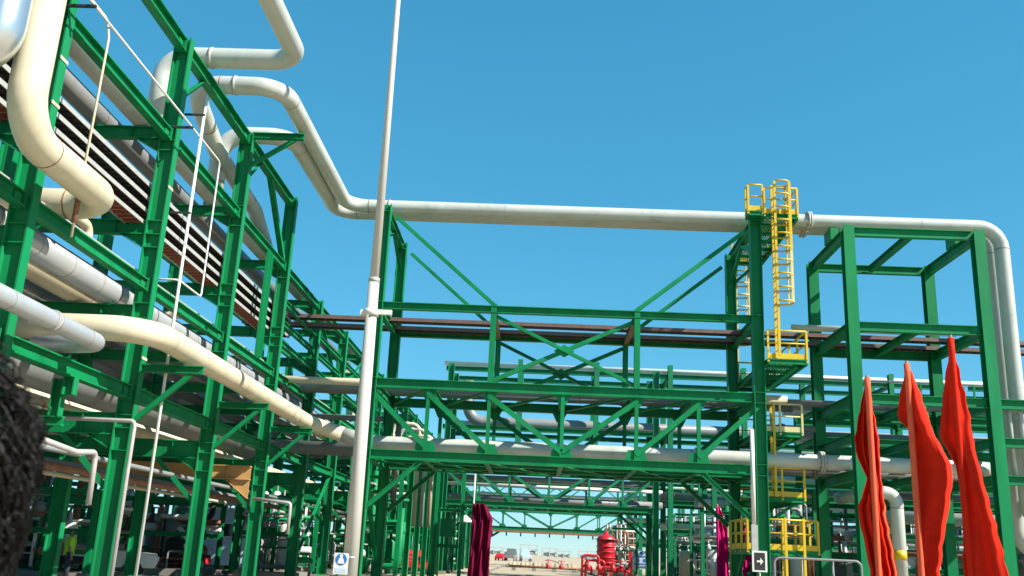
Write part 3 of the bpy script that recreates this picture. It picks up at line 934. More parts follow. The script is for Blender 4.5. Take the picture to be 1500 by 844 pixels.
flag(5.50, 12.5, 4.66, 4.7,
     [(0, 5.44), (1.58, 5.43), (2.29, 5.48), (2.89, 5.46), (3.15, 5.36), (3.32, 5.25), (3.68, 5.31), (4.05, 5.38), (4.43, 5.47), (4.66, 5.49)],
     [(0, 6.1), (1.61, 5.98), (2.14, 5.9), (2.64, 5.8), (3.16, 5.71), (3.7, 5.67), (4.25, 5.58), (4.65, 5.52)], REDFLAG,
     'widest and darkest red flag, rightmost of the three and nearest', None, 1.2, .07, 9, 'red flags at right', curl=lambda u, q, w: -q * .5)
flag(-3.9, 60, 4.5, 7.6, [(-.2, -4.1), (.15, -4.07), (2.34, -3.93), (4.5, -3.8)], [(-.2, -2.8), (.21, -2.74), (1.98, -2.74), (3.62, -2.66), (4.43, -3.08), (4.5, -3.2)], MAROON,
     'dark maroon flag hanging under the bridge left of the road', None, 2.5, .3, 4, pr=.05, polemat=WHITE)
flag(8.42, 45, 4.15, 4.25, [(.3, 8.34), (1.03, 8.35), (3.27, 8.38), (4.13, 8.39)], [(.3, 8.9), (1.05, 8.91), (3.14, 8.88), (3.6, 8.72), (4.05, 8.56), (4.13, 8.5)], PINK,
     'bright magenta flag hanging left of the rear tower column', None, 2.5, .12, 6, pr=.04)
flag(9.66, 45, 3.4, 3.5, [(.9, 9.56), (1.09, 9.57), (1.56, 9.44), (2.2, 9.5), (3.4, 9.62)], [(.9, 9.62), (1.09, 9.7), (1.58, 9.97), (2.2, 9.9), (3.4, 9.7)], PINK,
     'small pinkish red flag behind the lowest yellow railing', None, 2.0, .1, 8, pr=.04)

# ------------------------------------------------------------------ arrow sign and barrier near the ladder column
sg = thing('arrow_sign', (7.56, 33, 1.7), 'small black and white arrow sign left of the ladder column foot', 'sign')
part(sg, 'post', M().tube([(7.56, 33.03, 0), (7.56, 33.03, 2.0)], .03, 8), GALV)
part(sg, 'frame', M().box((7.56, 33, 1.72), (.5, .03, .68)), WHITE)
part(sg, 'panel', M().box((7.56, 32.982, 1.72), (.36, .006, .56)), BLACK)
m_ = M().plate([(7.46, 32.976, 1.69), (7.58, 32.976, 1.69), (7.58, 32.976, 1.6), (7.68, 32.976, 1.72), (7.58, 32.976, 1.84), (7.58, 32.976, 1.75), (7.46, 32.976, 1.75)], .004, (0, 1, 0))
part(sg, 'arrow', m_, WHITE)
br = thing('pipe_barrier', (7.9, 32, 0), 'grey tubular barrier with rounded corner beside the arrow sign', 'barrier')
part(br, 'frame_tube', M().tube([(7.8, 32, 0), (7.8, 32, 1.86), (10.6, 32, 1.86), (10.6, 32, 0)], .04, 10, .2), GREY)
part(br, 'middle_tube', M().tube([(7.84, 32, 1.1), (10.56, 32, 1.1)], .03, 8), GREY)
for x in (8.7, 9.7):
    part(br, 'upright', M().tube([(x, 32, 0), (x, 32, 1.83)], .026, 8), GREY)

# ------------------------------------------------------------------ racks behind the right side
RK = thing('pipe_rack', (9.5, 70, 0), 'green cross rack far behind the bridge and the right frame', 'pipe rack')
xsr = [-1.55, 4.15, 9.6, 15.0, 20.4, 25.8, 31.2, 36.6, 42]
for x in xsr:
    zb = 7.7 if x < 9 else 0.0
    for y in (69.2, 73.2):
        part(RK, 'column', M().ib((x, y, zb), (x, y, 15.6 if x < 27 else 14), .4, .36, up=(0, 1, 0)), FARGREEN)
for z in (14.75, 10.4, 7.9, 5.6, 3.6):
    for y in (69.2, 73.2):
        for a, b in zip([-7.3] + xsr, xsr):
            if b < 9.7 and z < 9:
                continue
            part(RK, 'beam', M().ib((a + .2, y, z), (b - .2, y, z), .34, .24), FARGREEN)
    for x in xsr[(0 if z > 9 else 2):]:
        part(RK, 'cross_tie', M().ib((x, 69.4, z), (x, 73, z), .3, .2), FARGREEN)
for i in range(3, 8):
    part(RK, 'bay_brace', M().ang((xsr[i], 69.05, 7.9), (xsr[i + 1], 69.05, 10.3), .18), FARGREEN)
pl = [(15.25, 69.8, .18, WHITE, 'white pipe on the topmost beams of the far cross rack', -7.3), (10.95, 70.2, .42, GREY, 'thick grey pipe crossing the far bridge', -6.0), (10.9, 71.6, .3, PALE, 'pale pipe behind the thick grey one on the far bridge', -7),
      (8.35, 69.9, .26, PALE, 'pale pipe on the middle beams of the far cross rack', 9.3), (8.3, 71.4, .24, GREY, 'grey pipe on the middle beams of the far cross rack', 9.3), (6.1, 69.9, .3, GREY, 'grey pipe on the low beams of the far cross rack', 9.0),
      (6.05, 71.5, .22, PALE, 'pale pipe on the low beams of the far cross rack', 9.0), (4.0, 70, .2, WHITE, 'white pipe on the lowest beams of the far cross rack', 9.0)]
for z, y, r, m_, lb, x0 in pl:
    if lb.startswith('thick'):
        pipe([(-5.4, y, 14.0), (-5.4, y, z), (42, y, z)], r, m_, lb, 1.3, n=16)
    else:
        pipe([(x0, y, z), (42, y, z)], r, m_, lb, n=12)
for z, y, r, m_, lb in ((5.35, 69.0, .25, GREY, 'grey pipe along the second bridge deck'), (5.3, 70.5, .22, PALE, 'pale pipe along the second bridge deck'), (6.3, 69.0, .12, WHITE, 'slim white pipe hung inside the second bridge truss'), (6.9, 70.6, .2, GREY, 'grey pipe hung inside the second bridge truss'), (8.0, 70, .2, PALE, 'pale pipe on the upper chord of the second bridge')):
    pipe([(-7, y, z), (9, y, z)], r, m_, lb, n=12)

R2 = thing('pipe_rack', (10, 100, 0), 'hazy green rack deep in the background at right', 'pipe rack')
xs2 = [10.6 + 6 * k for k in range(10)]
for x in xs2:
    for y in (98, 103):
        part(R2, 'column', M().ib((x, y, 0), (x, y, 9.6 if x < 20 else 12), .4, .36, up=(0, 1, 0)), FARGREEN)
for z in (9.4, 7.2, 5.0, 3.0):
    for y in (98, 103):
        part(R2, 'beam', M().ib((9.5, y, z), (65, y, z), .34, .26), FARGREEN)
    for k, (yy, m_, nm) in enumerate(((99, PALE, 'pale'), (101, GREY, 'grey'))):
        pipe([(9.2, yy, z + .45), (65, yy, z + .45)], .24, m_, nm + ' pipe on the %s deck of the hazy background rack' % {9.4: 'top', 7.2: 'second', 5.0: 'third', 3.0: 'lowest'}[z], n=10)


R3 = thing('pipe_rack', (11.2, 55, 0), 'green low pipe rack behind the right frame and the red flags', 'pipe rack')
xs3 = [11.4 + 5.6 * k for k in range(6)]
for x in xs3:
    for y in (62, 65.5):
        part(R3, 'column', M().ib((x, y, 0), (x, y, 8.6), .34, .3, up=(0, 1, 0)), FARGREEN)
for z in (8.3, 6.6, 4.9, 3.0):
    for y in (62, 65.5):
        part(R3, 'beam', M().ib((11.1, y, z), (39.8, y, z), .32, .22), FARGREEN)
    for x in xs3:
        part(R3, 'cross_tie', M().ib((x, 62.2, z), (x, 65.3, z), .26, .18), FARGREEN)
    lv = {8.3: 'top', 6.6: 'second', 4.9: 'third', 3.0: 'lowest'}[z]
    for yy, m_, nm, rr in ((62.7, PALE, 'pale', .24), (63.5, GALV, 'slim galvanised', .12), (64.5, GREY, 'grey', .3)):
        pipe([(10.6, yy, z + .18 + rr), (40, yy, z + .18 + rr)], rr, m_, nm + ' pipe on the ' + lv + ' level of the low rack behind the right frame', n=12)


R5 = thing('pipe_rack', (13.4, 46.5, 0), 'green four level rack close behind the right frame and the red flags', 'pipe rack')
xs5 = [13.6 + 5.3 * k for k in range(5)]
for x in xs5:
    for y in (46.5, 50):
        part(R5, 'column', M().ib((x, y, 0), (x, y, 9.7), .3, .28, up=(0, 1, 0)), GREEN)
for z in (8.95, 7.6, 6.2, 4.75):
    for y in (46.5, 50):
        for a, b in zip(xs5, xs5[1:]):
            part(R5, 'beam', M().ib((a + .15, y, z), (b - .15, y, z), .32, .22), GREEN)
    for x in xs5:
        part(R5, 'cross_tie', M().ib((x, 46.7, z), (x, 49.8, z), .26, .18), GREEN)
    lv = {8.95: 'top', 7.6: 'second', 6.2: 'third', 4.75: 'lowest'}[z]
    for yy, m_, nm, rr in ((47.1, GREY, 'grey', .16), (47.9, PALE, 'pale', .22), (49.0, GALV, 'galvanised', .12)):
        pipe([(12.6, yy, z + .17 + rr), (36, yy, z + .17 + rr)], rr, m_, nm + ' pipe on the ' + lv + ' level of the four level rack behind the flags', n=12)
for i in range(4):
    part(R5, 'bay_brace', M().ang((xs5[i] + .1, 46.4, 4.9 if i % 2 else 7.4), (xs5[i + 1] - .1, 46.4, 7.4 if i % 2 else 4.9), .15), GREEN)
rl = part(R5, 'top_rail', M().tube([(13.4, 46.3, 10.6), (34.8, 46.3, 10.6)], .05, 8), GALV)
for k in range(9):
    part(rl, 'rail_post', M().box((13.5 + 2.6 * k, 46.3, 9.85), (.08, .08, 1.5)), GREEN)

# bowed risers behind the left end of the nearest bridge
for i, (x, h, m_) in enumerate(((-5.7, 7.35, CREAM), (-5.35, 7.1, PALE), (-5.0, 6.8, CREAM))):
    pipe([(x, 45, 2.6), (x, 45, h), (x - 1.3, 45, h), (x - 1.3, 45, 5.0)], .1, m_, ('tallest', 'middle', 'shortest')[i] + ' of the three pale bowed pipes behind the left bridge tower', .4, n=10, group='pale bowed pipes')
t = thing('instrument_frame', (-4.0, 44.5, 0), 'green instrument frame with small cabinets behind the left bridge tower', 'frame')
for x in (-4.6, -3.4):
    part(t, 'post', M().ib((x, 44.5, 0), (x, 44.5, 6.6), .16, .16, up=(0, 1, 0)), GREEN)
for z in (6.5, 5.3, 3.4, 1.8):
    part(t, 'beam', M().ib((-4.5, 44.5, z), (-3.5, 44.5, z), .16, .12), GREEN)
part(t, 'cabinet', M().box((-4.0, 44.3, 6.1), (.6, .25, .5)), GALV)
part(t, 'cabinet', M().box((-4.0, 44.3, 2.6), (.7, .25, .8)), GREEN)

R4 = thing('pipe_rack', (-9, 112, 0), 'slender green rack crossing the road between the second and third bridges', 'pipe rack')
for x in (-9.5, 11.0, 17, 23):
    for y in (112, 115):
        part(R4, 'column', M().ib((x, y, 0), (x, y, 9.6), .4, .34, up=(0, 1, 0)), FARGREEN)
for z in (9.4, 7.9):
    for y in (112, 115):
        part(R4, 'beam', M().ib((-9.3, y, z), (23, y, z), .4, .26), FARGREEN)
for k in range(14):
    x = -9.3 + 1.45 * k
    part(R4, 'lattice_bar', M().ang((x, 111.9, 8.1 if k % 2 else 9.2), (x + 1.45, 111.9, 9.2 if k % 2 else 8.1), .12), FARGREEN)
for yy, z, m_, nm, rr in ((112.8, 9.85, PALE, 'pale', .22), (114, 9.9, GREY, 'grey', .28), (113.5, 8.35, WHITE, 'white', .16)):
    pipe([(-11, yy, z), (30, yy, z)], rr, m_, nm + ' pipe on the slender rack crossing the road', n=10)

# ------------------------------------------------------------------ process equipment (each skid is one thing of many parts)
def valve(par, p, m_, s=1.0):
    p = Vector(p)
    v = part(par, 'valve', M().lathe(p, [(.03 * s, -.14 * s), (.14 * s, -.12 * s), (.16 * s, 0), (.12 * s, .12 * s), (.04 * s, .2 * s), (.035 * s, .4 * s), (0.001, .4 * s)], 10), m_)
    part(v, 'handwheel', M().tube([p + Vector((.2 * s * math.cos(a), .2 * s * math.sin(a), .4 * s)) for a in [k * PI / 6 for k in range(13)]], .025 * s, 5), m_)


def skid(x0, x1, y0, y1, zmax, n, label, seed, mats, frame=FARGREEN):
    rnd = random.Random(seed)
    t = thing('process_skid', ((x0 + x1) / 2, y0, 0), label, 'process equipment')
    part(t, 'base', M().box(((x0 + x1) / 2, (y0 + y1) / 2, .15), (x1 - x0, y1 - y0, .3)), CONC)
    for x in (x0, x1):
        for y in (y0, y1):
            part(t, 'post', M().ib((x, y, .3), (x, y, zmax), .2, .2, up=(0, 1, 0)), frame)
    for z in (zmax, zmax * .55):
        for y in (y0, y1):
            part(t, 'beam', M().ib((x0, y, z), (x1, y, z), .2, .16), frame)
    for k in range(n):
        r = rnd.choice((.05, .06, .08, .1, .14))
        m_ = rnd.choice(mats)
        y = rnd.uniform(y0 + .2, y1 - .2)
        xa = rnd.uniform(x0, x1 - .8)
        xb = min(x1, xa + rnd.uniform(.6, 2.8))
        za, zb = rnd.uniform(.5, zmax), rnd.uniform(.4, zmax)
        kind = rnd.random()
        if kind < .45:
            path = [(xa, y, .3), (xa, y, za), (xb, y, za), (xb, y, zb)]
        elif kind < .8:
            path = [(x0 - .2, y, za), (x1 + .2, y, za)]
        else:
            path = [(xa, y0 - .1, za), (xa, y, za), (xa, y, zmax + .4)]
        part(t, 'pipework', M().tube(path, r, 8, r * 2.5, seg=4), m_)
        if k % 4 == 0:
            valve(t, (xa, y0 + .05, min(za, 2.4)), rnd.choice(mats), 1.1)
    for k in range(max(2, n // 7)):
        x, y = rnd.uniform(x0 + .5, x1 - .5), rnd.uniform(y0 + .5, y1 - .4)
        r, h = rnd.uniform(.3, .55), rnd.uniform(.9, 1.8)
        part(t, 'vessel', M().lathe((x, y, .5), [(0.001, 0), (r * .7, .04), (r, .2), (r, h), (r * .7, h + .16), (.08, h + .22), (.08, h + .5), (0.001, h + .5)], 14), rnd.choice(mats))
    return t


MX = [GALV, PALE, GREY, GREEN, GREY, RUST, WHITE, CLAD]
skid(9.6, 14.4, 56, 60, 4.4, 34, 'dense piping skid behind the magenta flag', 11, MX)
skid(13, 18, 50, 54, 4.2, 34, 'dense piping skid behind the right frame foot', 12, MX)
skid(19, 25, 47, 51, 4.6, 34, 'dense piping skid low behind the rightmost red flag', 13, MX)
skid(26, 33, 58, 63, 5.5, 30, 'piping skid far right in the background', 14, MX)
skid(6.6, 9.2, 88, 92, 4.2, 26, 'slim grey piping group behind the red vessel', 15, [GALV, GREY, RUST, PALE])
skid(11.2, 15.6, 78, 82, 4.6, 30, 'piping group with pale vessels beyond the second bridge', 16, MX)
skid(14, 20, 41.2, 43, 3.0, 22, 'low pipe manifold under the right frame', 17, MX)
skid(20, 26, 52.5, 57, 5.0, 32, 'piping skid between the right frame and the low rack', 41, MX)
skid(9.9, 12.2, 42.5, 46, 4.8, 28, 'narrow piping skid right behind the ladder tower', 42, MX)
skid(24, 31, 41, 45, 4.2, 32, 'piping skid at the far right edge behind the flags', 43, MX)
skid(8.6, 10.8, 104, 108, 5.0, 26, 'far piping group between the vessel and the notice board', 44, MX)
skid(12, 20, 84, 90, 5.5, 34, 'wide piping group beyond the low rack', 45, MX)
skid(-20, -15.2, 33, 37, 3.0, 26, 'shaded pump piping under the left rack between third and fourth columns', 18, [GREY, RUST, WHITE, BLACK, GREEN], GREEN)
skid(-19, -15.2, 24, 28, 3.1, 26, 'shaded pump piping under the left rack beside the second column', 19, [GREY, RUST, WHITE, BLACK, GREEN], GREEN)
skid(-19.2, -15, 42, 46, 3.2, 26, 'shaded pump piping under the left rack right of the fourth column', 31, [GREY, RUST, WHITE, BLACK, GREEN], GREEN)
skid(-25, -21, 30, 34, 6.5, 34, 'tall process structure beyond the far side of the left rack, nearest', 32, [GREY, RUST, GALV, GREEN, BLACK], GREEN)
skid(-25, -21, 40, 45, 7.0, 34, 'tall process structure beyond the left rack, second in line', 33, [GREY, RUST, GALV, GREEN, BLACK], GREEN)
skid(-25, -21, 52, 57, 7.0, 34, 'tall process structure beyond the left rack, third in line', 34, [GREY, RUST, GALV, GREEN, BLACK], GREEN)
skid(-25, -20.5, 66, 72, 8.0, 34, 'tall process structure beyond the left rack, farthest in line', 35, [GREY, RUST, GALV, GREEN, BLACK], GREEN)
skid(-13.6, -10.9, 44, 48, 3.6, 26, 'shaded piping under the rack beyond the fourth column', 20, [GREY, GREEN, WHITE, GREEN], GREEN)
skid(-13.2, -9.2, 56, 60, 3.8, 26, 'piping under the rack beside the white mast', 21, [GREY, GREEN, WHITE, GALV], GREEN)
skid(-8.6, -6.8, 48, 52, 5.0, 22, 'green piping group behind the left bridge tower', 22, [GREEN, GREEN, PALE, GREY], GREEN)
skid(-9.2, -6.6, 76, 80, 5.4, 26, 'tall green piping group left of the maroon flag', 23, [GREEN, PALE, GALV, FARGREEN])
skid(-9.6, -6.9, 98, 102, 5.4, 22, 'distant green piping group behind the maroon flag', 24, [GREEN, PALE, GALV, FARGREEN])

# green stair-like tower columns along the road's left edge
for k, y in enumerate((50, 54, 58, 62, 66, 74, 78, 82, 86, 90, 96, 100, 104, 108)):
    nm = ('first', 'second', 'third', 'fourth', 'fifth', 'sixth', 'seventh', 'eighth', 'ninth', 'tenth', 'eleventh', 'twelfth', 'thirteenth', 'fourteenth')[k]
    t = thing('support_portal', (-7.6, y, 0), nm + ' of the slim green portals receding behind the left bridge tower', 'portal', 'slim green portals')
    for x in (-8.6, -6.6):
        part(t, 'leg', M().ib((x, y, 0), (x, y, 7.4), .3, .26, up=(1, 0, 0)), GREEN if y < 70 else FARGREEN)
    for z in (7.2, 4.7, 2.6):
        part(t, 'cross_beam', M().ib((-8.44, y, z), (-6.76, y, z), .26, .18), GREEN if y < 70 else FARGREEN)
pipe([(-7.2, 50, 4.98), (-7.2, 111, 4.98)], .14, PALE, 'pale pipe carried by the slim green portals')
pipe([(-8.0, 50, 7.5), (-8.0, 111, 7.5)], .18, GREY, 'grey pipe on top of the slim green portals')

# red fire vessel
X0, Y0 = 6.2, 85.0
t = thing('fire_vessel', (X0, Y0, 0), 'red ribbed vertical vessel standing right of the road', 'vessel')
part(t, 'shell', M().lathe((X0, Y0, .9), [(0.001, -.1), (.5, 0), (.78, .15), (.78, 2.35), (.5, 2.6), (.18, 2.66), (.18, 2.95), (0.001, 2.95)], 20), REDPAINT)
for k in range(5):
    part(t, 'rib', M().ring((X0, Y0, 1.2 + .45 * k), (0, 0, 1), .85, .09, 20), REDPAINT)
for k in range(4):
    a = PI / 4 + k * PI / 2
    part(t, 'leg', M().box((X0 + .6 * math.cos(a), Y0 + .6 * math.sin(a), .45), (.12, .12, .9)), REDPAINT)
part(t, 'platform_ring', M().ring((X0, Y0, 3.15), (0, 0, 1), 1.0, .06, 20), RUST)
t = thing('deluge_pipes', (5.0, 84, 0), 'red bent fire pipes beside the ribbed red vessel', 'fire pipes')
for i, (xa, xb, z) in enumerate(((4.1, 5.5, 1.75), (4.4, 6.0, 1.35), (4.1, 4.9, .9), (5.8, 7.8, .8), (6.0, 8.2, .55))):
    part(t, 'bent_pipe', M().tube([(xa, 83.4 + .2 * i, 0), (xa, 83.4 + .2 * i, z), (xb, 83.4 + .2 * i, z), (xb, 83.4 + .2 * i, .1)], .11, 10, .3), REDPAINT)
for x in (4.6, 5.5, 6.7, 7.4):
    valve(t, (x, 83.2, .75), REDPAINT, 1.6)
# blue board
t = thing('notice_board', (9.4, 88, 0), 'blue and white notice board with red edge beyond the bridge', 'board')
for x in (8.8, 10.4):
    part(t, 'post', M().box((x, 88.05, 1.0), (.09, .09, 2.0)), GALV)
part(t, 'panel', M().box((9.6, 88, 1.55), (1.55, .05, 1.6)), LBLUE)
part(t, 'red_edge', M().box((8.62, 87.98, 1.2), (.28, .06, 2.1)), REDPAINT)
for i in range(3):
    part(t, 'symbol', M().tube([(9.1 + .5 * i, 87.97, 2.15), (9.1 + .5 * i, 87.965, 2.15)], .15, 14), BLUE)
for z in (1.85, 1.2):
    part(t, 'text_band', M().box((9.6, 87.968, z), (1.35, .006, .13)), BLUE)
for i in range(2):
    part(t, 'symbol', M().tube([(9.3 + .6 * i, 87.97, 1.52), (9.3 + .6 * i, 87.965, 1.52)], .17, 14), BLUE)
# cream drum
t = thing('storage_drum', (11.6, 74.5, 0), 'short cream vertical drum with dark frame among the piping', 'vessel')
part(t, 'shell', M().lathe((11.6, 74.5, .5), [(0.001, 0), (.55, .03), (.62, .12), (.62, 1.75), (.5, 1.86), (0.001, 1.9)], 20), CREAM)
for x in (10.85, 12.35):
    part(t, 'frame_post', M().box((x, 74.2, 1.25), (.09, .09, 2.5)), BLACK)
part(t, 'frame_bar', M().box((11.6, 74.2, 2.52), (1.6, .09, .09)), BLACK)


# ------------------------------------------------------------------ vehicles, cabin, people
def car(x, y, rz, label, paint, kind='car', s=1.0):
    t = thing('parked_' + kind, (0, 0, 0), label, 'pickup' if kind == 'pickup' else kind)
    hw = .88
    if kind == 'pickup':
        low = [(-2.6, .45), (2.55, .45), (2.65, .6), (2.6, .95), (1.3, 1.08), (-2.6, 1.08)]
        top = [(-.5, 1.08), (1.25, 1.08), (.55, 1.72), (-.4, 1.72)]
    elif kind == 'truck':
        low = [(-3.2, .6), (3.0, .6), (3.05, 1.3), (-3.2, 1.3)]
        top = [(1.2, 1.3), (3.05, 1.3), (2.9, 2.6), (1.2, 2.7)]
        hw = 1.15
    else:
        low = [(-2.2, .4), (2.2, .4), (2.28, .6), (2.15, .85), (1.1, .98), (-1.9, 1.02), (-2.25, .9)]
        top = [(-1.8, 1.0), (1.15, .97), (.35, 1.5), (-1.2, 1.52)]

    def ext(pts, w, m_, nm, taper=1.0):
        mm = M()
        n = len(pts)
        zs = [p[1] for p in pts]
        zmin, zmax = min(zs), max(zs)
        vs = []
        for sgn in (-1, 1):
            for px, pz in pts:
                f = 1 - (1 - taper) * (pz - zmin) / (zmax - zmin)
                vs.append((px, sgn * w * f, pz))
        fs = [(i, (i + 1) % n, n + (i + 1) % n, n + i) for i in range(n)] + [tuple(range(n - 1, -1, -1)), tuple(range(n, 2 * n))]
        mm.add(vs, fs)
        ob = part(t, nm, mm, m_)
        bv = ob.modifiers.new('soft_edges', 'BEVEL')
        bv.width = .05
        bv.segments = 2
        return ob
    ext(low, hw, paint, 'body', .97)
    ext(top, hw * .95, paint, 'cabin', .82)
    tx = [p[0] for p in top]
    zt = max(p[1] for p in top)
    zb = min(p[1] for p in top)
    for sgn in (-1, 1):
        part(t, 'side_window', M().plate([(min(tx) + .25, sgn * hw * .935, zb + .08), (max(tx) - .35, sgn * hw * .935, zb + .08), (top[2][0] - .08, sgn * hw * .83, zt - .12), (top[3][0] + .15, sgn * hw * .83, zt - .12)], .02, (0, 1, .2)), GLASS)
    part(t, 'windscreen', M().plate([(top[1][0] + .02, -hw * .8, zb + .05), (top[1][0] + .02, hw * .8, zb + .05), (top[2][0] + .05, hw * .72, zt - .08), (top[2][0] + .05, -hw * .72, zt - .08)], .02, (.6, 0, .6)), GLASS)
    rw = .36 if kind != 'truck' else .48
    xa = (max(p[0] for p in low) - .85, min(p[0] for p in low) + .85)
    for wx in xa:
        for sgn in (-1, 1):
            w_ = part(t, 'wheel', M().tube([(wx, sgn * (hw - .2), rw), (wx, sgn * (hw + .03), rw)], rw, 16), BLACK)
            part(w_, 'rim', M().tube([(wx, sgn * (hw + .02), rw), (wx, sgn * (hw + .045), rw)], rw * .6, 12), GALV)
    for sgn in (-1, 1):
        part(t, 'headlight', M().box((max(p[0] for p in low) - .02, sgn * hw * .72, .78 if kind != 'truck' else 1.0), (.1, .3, .16)), WHITE)
        part(t, 'tail_light', M().box((min(p[0] for p in low) + .0, sgn * hw * .8, .85), (.08, .18, .18)), REDPAINT)
    t.location = (x, y, 0)
    t.rotation_euler = (0, 0, rz)
    return t


car(-7.4, 215, R(80), 'small red car far down the road, leftmost there', REDPAINT)
car(-5.3, 218, R(85), 'dark truck far down the road beside the red car', GREY, 'truck')
car(-2.0, 222, R(95), 'pale blue truck far down the road', LBLUE, 'truck')
car(-17.0, 36.5, R(20), 'white pickup in the shade under the left rack, near the person', WHITE, 'pickup')
car(-17.8, 47, R(70), 'dark red car in deep shade under the left rack', REDPAINT)
car(-8.2, 66, R(100), 'red car behind the left bridge tower foot', REDPAINT)
car(-10.4, 84, R(90), 'blue car behind the left bridge tower', BLUE)

cb = thing('site_cabin', (-17.5, 55, 0), 'pale blue grey site cabin behind the rack columns', 'cabin')
part(cb, 'walls', M().box((-17.5, 55.4, 1.75), (5.6, 2.6, 3.0)), LBLUE)
part(cb, 'roof', M().box((-17.5, 55.4, 3.31), (5.8, 2.8, .12)), WHITE)
w_ = part(cb, 'window', M().box((-17.2, 54.09, 2.15), (1.0, .06, .8)), WHITE)
part(w_, 'pane', M().box((-17.2, 54.05, 2.15), (.84, .04, .66)), GLASS)
d_ = part(cb, 'door', M().box((-15.7, 54.08, 1.35), (.9, .06, 2.0)), GALV)
part(d_, 'handle', M().box((-15.4, 54.02, 1.35), (.04, .08, .14)), BLACK)
for x in (-20, -17.5, -15):
    part(cb, 'footing', M().box((x, 55.4, .12), (.4, 2.2, .24)), CONC)
for i in range(3):
    part(cb, 'wall_rib', M().box((-19.6 + .5 * i, 54.085, 1.75), (.06, .03, 2.9)), LBLUE)

# sleeper with pipeline across the far road
t = thing('pipeline', (0, 97, 0), 'rusty pipeline on pale sleepers across the road with red valves', 'pipeline')
part(t, 'pipe_run', M().tube([(-2.5, 97, .42), (6.2, 97, .42)], .12, 12), RUST)
for k in range(5):
    part(t, 'sleeper', M().box((-2 + 2 * k, 97, .15), (.4, .6, .3)), CONC)
for x in (1.4, 2.7):
    valve(t, (x, 97, .5), REDPAINT, 1.5)

# low sand bank and far plant on the horizon
m_ = M()
nx = 60
for j, (yy, hh) in enumerate(((118, 0), (124, 1), (128, 1), (134, 0))):
    for i in range(nx + 1):
        x = -3.2 + 8.6 * i / nx
        m_.v.append(Vector((x, yy + .3 * math.sin(i), hh * (.55 + .12 * math.sin(i * 1.7) + .08 * math.sin(i * .6)) if 0 < i < nx else 0)))
for j in range(3):
    for i in range(nx):
        a = j * (nx + 1) + i
        m_.f.append([a, a + 1, a + nx + 2, a + nx + 1])
        m_.sm.append(True)
struct('sand_bank', m_, SAND)
rnd = random.Random(44)
for k in range(9):
    x = -14 + 6.5 * k + rnd.uniform(-1.5, 1.5)
    y = 330 + rnd.uniform(-20, 40)
    if False:
        h, r = rnd.uniform(2.6, 3.4), rnd.uniform(1.8, 2.6)
        t = thing('storage_tank', (x, y, 0), ('leftmost', 'middle', 'rightmost')[k // 3] + ' of the pale tanks on the far horizon', 'tank', 'tanks on the horizon')
        part(t, 'shell', M().lathe((x, y, 0), [(r, 0), (r, h), (r * .5, h + .5), (0.001, h + .7)], 20), FARPALE)
        part(t, 'rim', M().ring((x, y, h), (0, 0, 1), r + .12, .2, 20), FARPALE)
    else:
        w, h = rnd.uniform(3, 6.0), rnd.uniform(3.0, 5.5)
        t = thing('far_structure', (x, y, 0), ('first', 'second', 'third', 'fourth', 'fifth', 'sixth', 'seventh', 'eighth', 'ninth')[k] + ' from the left of the hazy plant frames on the horizon', 'plant frame', 'plant frames on the horizon')
        for xx in (x - w / 2, x, x + w / 2):
            part(t, 'post', M().box((xx, y, h / 2), (.3, .3, h)), FARPALE)
        for z in (h, h * .66, h * .33):
            part(t, 'beam', M().box((x, y + .35, z), (w + .6, .3, .3)), FARPALE)
        part(t, 'vessel', M().tube([(x - w * .4, y + 1.2, h * .5), (x + w * .4, y + 1.2, h * .5)], .7, 12), FARPALE)

# floodlight box on the left (lit white lamps under the deck)
for i, (x, y, z) in enumerate(((-13.2, 38.2, 3.6), (-12.0, 44.2, 3.6))):
    t = thing('floodlight', (x, y, z), ('white floodlight under the rack left of the fourth column', 'white floodlight under the rack right of the fourth column')[i], 'floodlight', None)
    part(t, 'housing', M().lathe((x, y, z), [(0.001, .3), (.1, .28), (.22, .1), (.3, -.1), (.3, -.16), (0.001, -.16)], 14), WHITE)
    part(t, 'bracket', M().box((x, y, z + .42), (.05, .05, .3)), GALV)
t = thing('lamp_head', (-4.6, 63, 4.0), 'white lamp head beside the maroon flag pole', 'lamp')
part(t, 'housing', M().lathe((-4.6, 63, 3.55), [(0.001, .35), (.12, .3), (.5, -.05), (.5, -.12), (0.001, -.12)], 16), WHITE)
part(t, 'arm', M().tube([(-4.6, 63, 3.85), (-4.6, 63, 4.1), (-6.2, 63, 4.2)], .05, 8, .15), GREEN)
part(t, 'post', M().tube([(-6.2, 63, 0), (-6.2, 63, 4.3)], .07, 8), GREEN)


